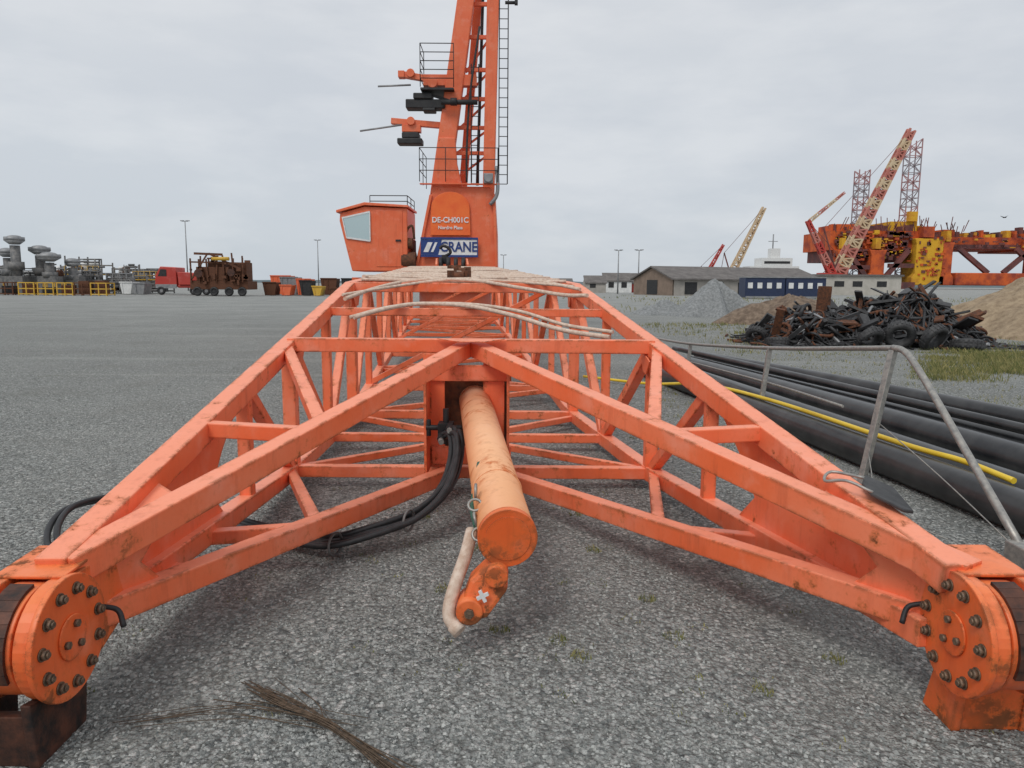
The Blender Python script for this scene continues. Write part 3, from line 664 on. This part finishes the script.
for j in range(19):
    for i in range(37):
        x=6.1+7.5*i/36; y=18.7+4.8*j/18; vs.append((x,y,ph_(x,y)-.14))
m.add(vs,[(j*37+i,j*37+i+1,(j+1)*37+i+1,(j+1)*37+i) for j in range(18) for i in range(36)],0,True)
cnt=0
while cnt<760:
    x=U(6.1,13.5); y=U(18.6,23.3)
    if ph_(x,y)<.04 and R()<.9: continue
    cnt+=1
    L=U(.3,1.3); an=U(0,6.3); bend=U(-.6,.6) if R()<.4 else U(-.08,.08); P=[]
    tilt=U(-.25,.25)
    for k in range(4):
        q=(k-1.5)/3*L; xx=x+q*math.cos(an)-bend*math.sin(an)*(q/L)**2*2; yy=y+q*math.sin(an)+bend*math.cos(an)*(q/L)**2*2
        P.append((xx,yy,max(.03,ph_(xx,yy)+U(-.04,.06)+tilt*q)))
    rr=random.random(); m.tube(P,U(.012,.045),0 if rr<.70 else (1 if rr<.84 else (2 if rr<.96 else 3)),n=7,sub=3)
cnt=0
while cnt<260:
    x=U(6.2,13.4); y=U(18.7,23)
    if ph_(x,y)<.08: continue
    cnt+=1; z=ph_(x,y)+U(0,.08); rr=random.random()
    if rr<.15: m.torus((x,y,z),(U(-1,1),U(-1,1),U(.1,1)),U(.12,.3),U(.02,.05),0 if R()<.8 else 1,n=14,k=6)
    else:
        a=V((x,y,z)); q=V((U(-1,1),U(-1,1),U(-.3,.5))).normalized()*U(.2,.8); m.beam(a,a+q,U(.05,.4),U(.02,.1),random.choice((0,0,1,2)),up=(U(-.4,.4),U(-.4,.4),1))
m.obj('scrap_hose_pile',[RUBBER,RUSTY,RUBBER2,GREYM],kind='stuff',label='tangled pile of black scrap hoses and rubber',category='scrap pile')
def tyre(x,y,z,ax,r):
    m=MB(); ax=V(ax).normalized(); c=V((x,y,z))
    m.torus(c,ax,r*.72,r*.28,n=28,k=10); m.torus(c+ax*r*.1,ax,r*.78,r*.25,n=28,k=10); m.torus(c-ax*r*.1,ax,r*.78,r*.25,n=28,k=10)
    a=ax.orthogonal().normalized();b=ax.cross(a)
    for i in range(22):
        t=2*math.pi*i/22; p=c+(a*math.cos(t)+b*math.sin(t))*r*.98
        tg=(-a*math.sin(t)+b*math.cos(t)); m.beam(p-ax*r*.25,p+ax*r*.25,.04,.04,up=tg)
    return m.obj('tyre',RUBBER2,label='worn black rubber tyre leaning on the scrap pile',category='tyre',group='tyres by the scrap pile')
for a in[(9.9,18.9,.36,(.3,1,.5),.37),(9.15,18.9,.26,(-.3,1,.9),.34),(10.6,18.6,.32,(-.5,1,.7),.36),(11.4,18.5,.14,(.1,.15,1),.38),(7.0,19.5,.12,(0,.1,1),.32),(6.6,20.0,.24,(.6,1,.8),.28)]: tyre(*a)

# ------------------------------------------------------------ distant things, right
def thing(name,label,cat,loc,group=None): return empty(name,loc,label,cat,group)
WALL=rough_mat('weathered_cladding',(.30,.28,.25),(.40,.37,.33),1.2,.85,0,.05); ROOF=rough_mat('dark_roofing',(.10,.09,.085),(.17,.155,.145),1,.8,0,.05)
WALL2=rough_mat('pale_cladding',(.40,.38,.33),(.50,.47,.42),1,.85,0,.05)
BRICKM=rough_mat('brown_brick_gable',(.19,.14,.105),(.26,.19,.145),1,.85,0,.05)
WX=22.5
wh=thing('warehouse','long grey-brown warehouse with gabled dark pitched roof','building',(WX,105,0))
one(lambda m:(m.box((WX,105,0),(WX+26,116,2.3)),),'wall',WALL,wh)
one(lambda m:m.prism([(WX-.03,105,0),(WX-.03,116,0),(WX-.03,116,2.3),(WX-.03,110.5,4.0),(WX-.03,105,2.3)],(.25,0,0)),'gable_wall',BRICKM,wh)
one(lambda m:(m.prism([(WX-.4,104.5,2.2),(WX-.4,110.5,4.05),(WX-.4,110.5,4.25),(WX-.4,104.5,2.4)],(26.8,0,0)),m.prism([(WX-.4,116.5,2.2),(WX-.4,110.52,4.05),(WX-.4,110.52,4.25),(WX-.4,116.5,2.4)],(26.8,0,0))),'roof',ROOF,wh)
for x in(2,6.5,11,15.5,20): one(lambda m:m.box((WX+x,104.94,.2),(WX+x+2,104.99,1.9)),'door',DARK,wh)
one(lambda m:m.box((WX-.07,109,.1),(WX-.04,112,2.2)),'door',DARK,wh)
wh.rotation_euler=(0,0,math.radians(20))
w2=thing('workshop_building','pale low industrial shed behind cabins','building',(50,126,0))
one(lambda m:m.box((45,123,0),(64,133,3.1)),'wall',WALL2,w2); one(lambda m:m.box((44.7,122.7,3.1),(64.3,133.3,3.4)),'roof',ROOF,w2)
for x in(47,50,53,56,60): one(lambda m:m.box((x,122.95,1.4),(x+1.6,122.99,2.3)),'window',DARK,w2)
for k,xx in enumerate((26.8,31.5)):
    c=thing('site_cabin','dark blue site cabin with white framed windows','cabin',(xx+2.3,87,0),'site cabins in a row')
    one(lambda m:m.box((xx,86,.1),(xx+4.6,88.4,2.4)),'body',NAVY,c,.03)
    one(lambda m:m.box((xx-.03,85.9,2.4),(xx+4.63,88.5,2.52)),'roof',GREYM,c)
    one(lambda m:m.box((xx+.1,85.96,.1),(xx+4.5,85.99,.3)),'base_rail',GREYM,c)
    for j in range(4): one(lambda m:m.box((xx+.3+j*1.1,85.93,1.2),(xx+.85+j*1.1,85.98,1.85)),'window',WHITEM,c)
def house(x,y,w,d,h,rh,wm,rm,lab):
    c=thing('house',lab,'house',(x,y,0))
    one(lambda m:(m.box((x-w/2,y,0),(x+w/2,y+d,h)),m.prism([(x-w/2,y,h),(x-w/2,y+d,h),(x-w/2,y+d/2,h+rh)],(w,0,0))),'wall',wm,c)
    one(lambda m:(m.prism([(x-w/2-.2,y-.2,h),(x-w/2-.2,y+d/2,h+rh+.05),(x-w/2-.2,y+d/2,h+rh+.25),(x-w/2-.2,y-.2,h+.2)],(w+.4,0,0)),),'roof',rm,c)
    for k in range(max(1,int(w//2.5))): one(lambda m:m.box((x-w/2+.7+k*2.4,y-.05,.9),(x-w/2+1.7+k*2.4,y-.01,1.9)),'window',DARK,c)
house(14.5,130,3.5,6,1.6,1.2,WALL,ROOF,'small grey house with dark roof')
house(19.5,138,5,6,2.0,1.4,WHITEM,ROOF,'small white house with dark roof')
house(24.0,140,4,6,1.6,1.8,REDP,ROOF,'small red house with dark roof')
house(22.0,120,2.5,3,1.4,.4,WHITEM,GREYM,'small white shed with flat roof')
house(9,150,6,6,1.6,.8,WALL,ROOF,'small grey shed with dark roof')
def lamp(x,y,h):
    c=thing('street_lamp','tall slender galvanised yard lamp post','street lamp',(x,y,0),'yard lamp posts')
    one(lambda m:m.cyl((x,y,0),(x,y,h),.13,n=8,r1=.07),'pole',GREYM,c)
    one(lambda m:(m.box((x-.7,y-.15,h),(x-.15,y+.15,h+.12)),m.box((x+.15,y-.15,h),(x+.7,y+.15,h+.12)),m.beam((x-.5,y,h-.02),(x+.5,y,h-.02),.1,.08)),'lamp_head',GREYM,c)
lamp(16.9,120,6.9);lamp(20,119,6.9);lamp(-52.2,120,11);lamp(-39,150,9.8);lamp(-2.0,160,7.5)
def lattice(m,a,b,w0,w1,n,r,mats=2):
    a=V(a);b=V(b);d=(b-a).normalized();x=d.cross(V((0,1,0))).normalized();y=d.cross(x)
    for i in range(n):
        t0=i/n;t1=(i+1)/n;c0=a.lerp(b,t0);c1=a.lerp(b,t1);wa=w0+(w1-w0)*t0;wb=w0+(w1-w0)*t1
        mi=(i//2)%2 if mats==2 else 0
        P=[];Q=[]
        for sx,sy in((-1,-1),(1,-1),(1,1),(-1,1)):
            P.append(c0+x*sx*wa/2+y*sy*wa/2);Q.append(c1+x*sx*wb/2+y*sy*wb/2)
        for k in range(4):
            m.beam(P[k],Q[k],r,r,mi);m.beam(P[k],P[(k+1)%4],r*.7,r*.7,mi)
            if (i+k)%2: m.beam(P[k],Q[(k+1)%4],r*.7,r*.7,mi)
            else: m.beam(P[(k+1)%4],Q[k],r*.7,r*.7,mi)
PINK=rough_mat('faded_red_paint',(.42,.13,.10),(.5,.2,.16),.3,.8,0,0); CREAM=rough_mat('cream_paint',(.52,.36,.22),(.58,.46,.30),.3,.8,0,0)
LEGG=rough_mat('leg_grey_steel',(.24,.22,.24),(.34,.30,.32),.3,.8,0,0); LEGR=rough_mat('leg_faded_red',(.32,.17,.17),(.4,.22,.22),.3,.8,0,0)
def mcrane(foot,tip,w,mats,lab,n=18,r=.5):
    c=thing('lattice_crane',lab,'crane',(foot[0],foot[1],0))
    mm=MB(); lattice(mm,foot,tip,w,w*.5,n,r); mm.obj('boom',mats,c)
    one(lambda m:(m.box((foot[0]-5,foot[1]-3,2.5),(foot[0]+3,foot[1]+3,6.5)),m.box((foot[0]-5,foot[1]-4,0),(foot[0]+5,foot[1]-2,2.4)),m.box((foot[0]-5,foot[1]+2,0),(foot[0]+5,foot[1]+4,2.4))),'crawler_base',mats[0],c)
    f=V(foot);t=V(tip); b=f+V((-(t.x-f.x)*.25,0,(t.z-f.z)*.33))
    one(lambda m:(m.beam(f,b,.5,.5),m.beam(b,t,.16,.16),m.beam(b,f+V((-5,0,-1)),.2,.2)),'backstay_mast',RIGD,c)
mcrane((143,330,6),(171,330,68),4.6,[PINK,CREAM],'crawler crane with long cream and red lattice boom',30,.85)
mcrane((128,300,6),(117,300,27),2.4,[REDP,PINK],'red crane with short steep lattice boom',10,.55)
mcrane((102,350,6),(116,350,37),2.8,[CREAM,CREAM],'cream crane with raised lattice boom',14,.55)
mcrane((90,350,5),(98,350,20),1.6,[REDP,REDP],'small red crane with raised boom',8,.4)
m=MB(); lattice(m,(118,300,27),(131,300,38),1.2,.6,8,.3); m.obj('crane_jib',[CREAM,PINK],label='slender pale crane jib above the red boom',category='crane jib')
for x,y,h,wd in((197,430,66,6),(222,425,82,6.5)):
    c=thing('jack_up_leg','tall red and grey lattice jack-up leg','platform leg',(x,y,0),'jack-up legs')
    m=MB(); lattice(m,(x,y,0),(x,y,h),wd,wd,18,.5); m.obj('lattice',[LEGR,LEGG],c)
rig=thing('oil_rig','orange and yellow offshore rig under dismantling','oil rig',(220,400,0))
def rg(fn,name,mat,bev=0): one(fn,name,mat,rig,bev)
rg(lambda m:m.box((166,394,20),(214,430,30)),'deck',RIGO)
rg(lambda m:m.box((168,396,14),(206,428,20)),'lower_deck',RIGD)
rg(lambda m:m.box((214,394,21),(276,430,27.0)),'deck_girder',RIGO)
rg(lambda m:m.box((214,393.6,21),(276,393.9,23.2)),'girder_band',RIGD)
rg(lambda m:m.box((266,392,20),(300,430,29)),'deck',RIGO)
for x,mt,w_,t_ in((169,RIGO,5,20),(186,RIGO,7,20),(209,RIGY,14,26),(223,RIGO,5,24),(274,RIGO,9,20),(290,RIGO,10,20)):
    rg(lambda m:m.prism([(x-1.5,389,2),(x+w_+1.5,389,2),(x+w_+1.5,389,6),(x+w_,389,8),(x+w_,389,t_-3),(x+w_+1,389,t_),(x-1,389,t_),(x,389,t_-3),(x,389,8),(x-1.5,389,6)],(0,14,0)),'column',mt,.4)
    rg(lambda m:m.box((x+w_*.2,388.6,t_+.5),(x+w_*.6,394.5,t_+6)),'column_panel',RIGY if mt is not RIGY else RIGO)
rg(lambda m:(m.box((230,388,2),(290,402,8.5)),),'pontoon',RIGO,.5)
rg(lambda m:(m.box((166,388,0),(209,402,3.5)),),'pontoon',RIGD)
for a,b in(((232,21),(248,8.5)),((270,21),(256,8.5)),((174,20),(186,4)),((206,20),(193,4)),((196,12),(209,12)),((174,11),(186,11)),((262,21),(274,10))):
    rg(lambda m:m.beam((a[0],391,a[1]),(b[0],391,b[1]),2.2,2.2),'brace',RIGD)
rg(lambda m:m.box((198,396,30),(212,420,35)),'module',RIGY)
rg(lambda m:m.box((206,394,35),(211,396,40)),'module',RIGY)
rg(lambda m:m.box((170,396,30),(182,420,33.5)),'module',RIGO)
rg(lambda m:m.box((185,394,30),(192,420,32.5)),'module',RIGD)
rg(lambda m:m.box((226,396,27),(232,415,31)),'module',RIGO)
random.seed(5)
def clutter(m):
    for i in range(130):
        x=U(168,300); z0=30 if x<214 else (27 if x<266 else 29); w_=U(.6,3);h=U(.6,4); m.box((x,394+U(0,6),z0),(x+w_,402,z0+h),random.choice((0,0,1,2)))
    for i in range(190):
        x=U(168,207); z=U(14,29); m.box((x,392.2,z),(x+U(.5,4),393.45,z+U(.4,2.2)),random.choice((0,0,0,1,2)))
    for i in range(70):
        x=U(214,300); z=U(21,28); m.box((x,391.3,z),(x+U(.5,3),391.9,z+U(.3,1.6)),random.choice((0,0,1)))
    for i in range(60):
        x=U(209,223); z=U(4,26); m.box((x,388.5,z),(x+U(.3,2),388.95,z+U(.3,1.6)),random.choice((0,2,2)))
    for i in range(50):
        x=U(166,235); z=U(28,31); m.beam((x,393,z),(x+U(-3,3),393,z+U(2,8)),.3,.3,0)
one(clutter,'deck_equipment',[RIGD,RIGY,RIGO],rig)['kind']='stuff'
shp=thing('ship','white ship superstructure beyond the yard','ship',(112,320,0))
one(lambda m:(m.box((98,318,0),(128,330,5)),),'hull',NAVY,shp)
one(lambda m:(m.box((101,319,5),(122,329,9.5)),m.box((106,319,9.5),(119,329,13)),m.box((110,320,13),(114,324,17))),'superstructure',WHITEM,shp)
for z in(6.8,10.6): one(lambda m:m.box((102 if z<9 else 107,318.9,z),(121 if z<9 else 118,318.95,z+1)),'window_band',DARK,shp)
one(lambda m:(m.cyl((111,321,17),(111,321,23),.25,n=6),m.beam((109,321,20),(113,321,20),.25,.25)),'mast',GREYM,shp)
def ridge(name,x0,x1,y,h,mat,seed):
    random.seed(seed); m=MB(); n=160; vs=[]
    for i in range(n+1):
        x=x0+(x1-x0)*i/n; z=h*(.55+.45*mathutils.noise.noise(V((x*.02,seed,0)))+.25*mathutils.noise.noise(V((x*.12,seed,4))))
        vs+=[(x,y,-1),(x,y,max(z,.5)),(x,y+40,max(z,.5)*.8),(x,y+60,-1)]
    m.add(vs,[(i*4+k,i*4+k+1,(i+1)*4+k+1,(i+1)*4+k) for i in range(n) for k in range(3)],0,True)
    return m.obj(name,mat,kind='structure')
HAZE=rough_mat('distant_land',(.13,.17,.19),(.17,.21,.22),.02,1,0,0)
ridge('hill',-1200,900,900,5.5,HAZE,2)
m=MB(); bx,by,bz=65,100,10.6
m.prism([(bx-.5,by,bz+.25),(bx-.1,by,bz+.05),(bx,by,bz-.02),(bx+.1,by,bz+.05),(bx+.5,by,bz+.3),(bx+.1,by,bz+.13),(bx-.1,by,bz+.13)],(0,.15,0)); m.cyl((bx,by-.3,bz+.05),(bx,by+.3,bz+.05),.08,n=8,r1=.03)
m.obj('bird',DARK,label='small dark bird gliding in the grey sky',category='bird')

# ------------------------------------------------------------ distant things, left
random.seed(11)
tk=thing('truck','red lorry parked by scrap machinery','truck',(-38,86,0))
one(lambda m:(m.prism([(-40.6,84.6,.9),(-38.1,84.6,.9),(-38.1,84.6,3.1),(-39.9,84.6,3.2),(-40.5,84.6,2.2)],(0,2.4,0)),m.box((-38.1,84.8,.8),(-33.5,86.8,1.15))),'cab_body',REDP,tk,.08)
one(lambda m:m.prism([(-40.2,84.57,2.1),(-39.2,84.57,2.1),(-39.2,84.57,2.85),(-39.85,84.57,2.9)],(0,.02,0)),'side_window',DARK,tk)
one(lambda m:m.box((-40.5,84.55,.75),(-38.1,84.6,1.2)),'skirt',GREYM,tk)
one(lambda m:m.prism([(-37.9,84.6,1.15),(-33.6,84.6,1.15),(-33.3,84.6,2.3),(-38,84.6,2.6)],(0,2.4,0)),'load_body',REDP,tk,.04)
for x in(-39.9,-36.2,-34.8):
    w_=empty('wheel',(x,84.6,.5),None,None,parent=tk)
    one(lambda m:m.torus((x,84.65,.5),(0,1,0),.34,.16,n=20,k=8),'tyre',RUBBER,w_)
    one(lambda m:m.cyl((x,84.6,.5),(x,84.75,.5),.24,n=14),'rim',GREYM,w_)
sm=thing('scrap_machine','large rusty tracked machine with open frame','machine',(-31.5,81,0))
one(lambda m:(m.box((-34.6,80,.7),(-28.4,83,1.6)),m.box((-33.9,80,1.6),(-30.6,82.5,3.1)),m.box((-30.5,80.3,1.6),(-28.6,82.2,3.6)),m.box((-32.8,80.4,3.1),(-31,82,3.7))),'chassis',RUSTY,sm,.05)
def fr(m):
    for x in(-34.4,-33.5,-32.6,-31.7,-30.8,-29.8,-28.9):
        m.beam((x,79.9,1.5),(x+U(-.2,.2),79.9,U(3.2,4.6)),.14,.14);m.beam((x,82.5,1.5),(x,82.5,U(3.4,4.4)),.14,.14);m.beam((x,79.9,1.6),(x,82.5,1.6),.1,.1)
    m.beam((-34.5,79.9,3.6),(-28.7,79.9,3.5),.16,.16);m.beam((-34.4,79.9,1.7),(-32.6,79.9,4.4),.14,.14);m.beam((-32.4,79.9,4.5),(-28.9,79.9,2.8),.2,.2);m.beam((-34,80,4.5),(-31,80,4.4),.2,.24)
    for i in range(26):
        x=U(-34.5,-28.5); z=U(1.2,4); m.box((x,79.6,z),(x+U(.1,.7),79.95,z+U(.1,.6)))
one(fr,'frame',RUSTY,sm)
for a,r_ in(((-33.5,2.4),.45),((-30.0,2.5),.4)): one(lambda m:m.cyl((a[0],79.55,a[1]),(a[0],79.8,a[1]),r_,n=16),'drum',DARKST,sm)
one(lambda m:m.cyl((-32,79.7,3.95),(-30.2,79.7,3.95),.2,n=12),'cylinder_tank',YELLOW,sm)
for x in(-33.8,-32,-30.4,-29.0): one(lambda m:(m.torus((x,79.9,.5),(0,1,0),.36,.14,n=16,k=8),m.cyl((x,79.85,.5),(x,80,.5),.3,n=12)),'wheel',DARK,sm)
def skip(x,y,w,h,mat,lab):
    c=thing('steel_skip',lab,'container',(x,y,0))
    one(lambda m:m.prism([(x-w/2+.25,y,0.05),(x+w/2-.25,y,0.05),(x+w/2,y,h),(x-w/2,y,h)],(0,1.8,0)),'body',mat,c,.03)
    one(lambda m:(m.beam((x-w/2,y-.04,h),(x+w/2,y-.04,h),.1,.12),*[m.beam((x-w/2+.4+k*.6,y-.04,.1),(x-w/2+.3+k*.6,y-.04,h),.06,.08) for k in range(int(w/.6)-1)]),'rim',mat,c)
sk=[(-27.4,84,1.6,1.5,RUSTY,'rusty steel skip standing on gravel'),(-25.6,84,1.4,1.2,ORANGE_F,'orange steel skip standing on gravel'),(-23.6,85,1.5,1.7,DARK,'dark steel skip standing on gravel'),(-26.4,88,2.2,2.1,GREYM,'grey steel skip standing on gravel'),(-22.2,90,2,2.0,RUSTY,'rusty steel skip standing on gravel'),(-21.8,83,1.2,1.1,YELLOW,'yellow steel skip standing on gravel'),(-19.6,90,2.2,2.0,DARK,'dark steel skip standing on gravel'),(-20.3,84,1.2,.9,RUSTY,'rusty steel skip standing on gravel'),(-42.6,85,1.4,1.3,GREYM,'grey steel skip standing on gravel'),(-44.6,86,1.5,1.4,WHITEM,'white steel skip standing on gravel'),(-28.6,92,2.6,2.3,ORANGE_F,'orange steel skip standing on gravel'),(-24.4,87,1.8,1.9,ORANGE_F,'orange steel skip standing on gravel'),(-3.5,110,4,1.6,DARK,'dark steel skip standing on gravel'),(3.0,100,3,1.5,GREYM,'grey steel skip standing on gravel')]
for a in sk: skip(*a)
def skid(x0,x1,y,h,lab,seed,dm):
    random.seed(seed); c=thing('process_skid',lab,'equipment skid',((x0+x1)/2,y,0),'offshore process modules')
    def f(m):
        n=max(2,int((x1-x0)/1.3))
        for i in range(n+1):
            x=x0+(x1-x0)*i/n
            for yy in(y,y+3): m.beam((x,yy,0),(x,yy,h*U(.75,1.0)),.13,.13)
            m.beam((x,y,h*.5),(x,y+3,h*.5),.12,.12)
        for z in(.3,h*.5,h*.75): m.beam((x0,y,z),(x1,y,z),.15,.16);m.beam((x0,y+3,z),(x1,y+3,z),.15,.16)
        for i in range(n):
            if i%2: m.beam((x0+(x1-x0)*i/n,y,.3),(x0+(x1-x0)*(i+1)/n,y,h*.5),.1,.1)
        for i in range(26):
            x=U(x0,x1-1); z=U(.3,h*.9); m.cyl((x,y-.1,z),(x+U(.6,2.2),y-.1,z),U(.05,.13),n=8)
            x=U(x0,x1); m.cyl((x,y-.15,z*.4),(x,y-.15,z),U(.05,.1),n=8)
    one(f,'frame',GREYD,c)
    one(lambda m:m.box((x0-.3,y-.3,h*.5-.05),(x1+.3,y+3.3,h*.5+.05)),'deck',dm,c)
    x=x0+.3
    while x<x1-.3:
        r=U(.25,.5); mt=random.choice((WHITEM,GREYM,GREYD,GREYD,RUSTY))
        if R()<.5: one(lambda m:(m.cyl((x,y+1,h*.5),(x,y+1,h*.5+h*.3),r,n=12),m.sphere((x,y+1,h*.8),r,sz=.5,hemi=True,m=4)),'vessel',mt,c)
        else: one(lambda m:m.cyl((x,y+.9,h*.5+r+.2),(x+1.5,y+.9,h*.5+r+.2),r,n=12),'vessel',mt,c); x+=.5
        q=U(.5,.9)
        one(lambda m:(m.box((x-.5,y+.2,.2),(x+.6,y+1.6,h*.5*q)),m.box((x-.1,y+.1,h*.2),(x+.2,y+.2,h*.35))),'equipment_box',random.choice((GREYM,RUSTY,GREYD,DARK)),c,.02)
        x+=r*2+.1
    one(lambda m:railing(m,[(x0,y-.25,h*.5),(x1,y-.25,h*.5)],1.0,2,.03),'railing',dm,c)
L1='grey steel process skid with tanks and pipes'
skid(-60,-55.2,94,4.0,L1,1,GREYM); skid(-55,-50.8,92,4.6,L1,2,YELLOW); skid(-50.6,-47.4,95,4.0,L1,3,GREYM); skid(-66,-61,92,3.6,L1,5,GREYM); skid(-47.2,-43.6,93,3.4,L1,7,YELLOW); skid(-57,-52.6,86,3.2,L1,9,GREYD); skid(-52,-48.2,87,3.2,L1,10,GREYD); skid(-47.8,-44.6,88,2.8,L1,12,GREYM)
for x,y,h,rr in((-54.4,82,5.9,1.0),(-53.0,84,4.9,1.1),(-51.4,83,4.1,1.2),(-56.6,84,4.6,1.1),(-50.0,85,3.6,.8)):
    c=thing('mushroom_vent','grey metal vent with wide mushroom cap','vent',(x,y,0),'mushroom vents')
    one(lambda m:(m.cyl((x,y,1.2),(x,y,h-.6),.5,n=14),m.cyl((x,y,h*.45),(x,y,h*.6),.8,n=14),m.box((x-1.0,y-.7,0),(x+1.0,y+.7,2.0)),m.beam((x-.9,y,1.6),(x-.2,y,h*.7),.08,.08),m.beam((x+.9,y,1.6),(x+.2,y,h*.7),.08,.08)),'stack',GREYD,c)
    one(lambda m:(m.cyl((x,y,h-.5),(x,y,h-.1),.5,n=20,r1=rr),m.cyl((x,y,h-.1),(x,y,h+.3),rr,n=20),m.sphere((x,y,h+.3),rr*.7,sz=.3,hemi=True,m=4)),'cap',GREYM,c)
for x,mt in((-54.6,YELLOW),(-52.6,RUSTY),(-50.4,YELLOW),(-48.4,YELLOW),(-46.4,YELLOW),(-44.6,RUSTY),(-42.9,YELLOW)):
    c=thing('transport_basket',('yellow' if mt is YELLOW else 'rusty')+' open steel transport basket with load','basket',(x,78,0),'transport baskets')
    def f(m):
        for z in(.15,.7,1.3): m.beam((x-.8,77.2,z),(x+.8,77.2,z),.08,.1);m.beam((x-.8,78.8,z),(x+.8,78.8,z),.08,.1);m.beam((x-.8,77.2,z),(x-.8,78.8,z),.08,.1);m.beam((x+.8,77.2,z),(x+.8,78.8,z),.08,.1)
        for dx in(-.8,0,.8): m.beam((x+dx,77.2,0),(x+dx,77.2,1.35),.09,.09);m.beam((x+dx,78.8,0),(x+dx,78.8,1.35),.09,.09)
        m.box((x-.75,77.3,.12),(x+.75,78.7,.2))
    one(f,'frame',mt,c)
    q=U(.8,1.6); one(lambda m:m.box((x-.55,77.5,.2),(x+.5,78.5,q)),'load',random.choice((RUSTY,GREYM,DARK)),c,.03)
print('done',len(bpy.data.objects))
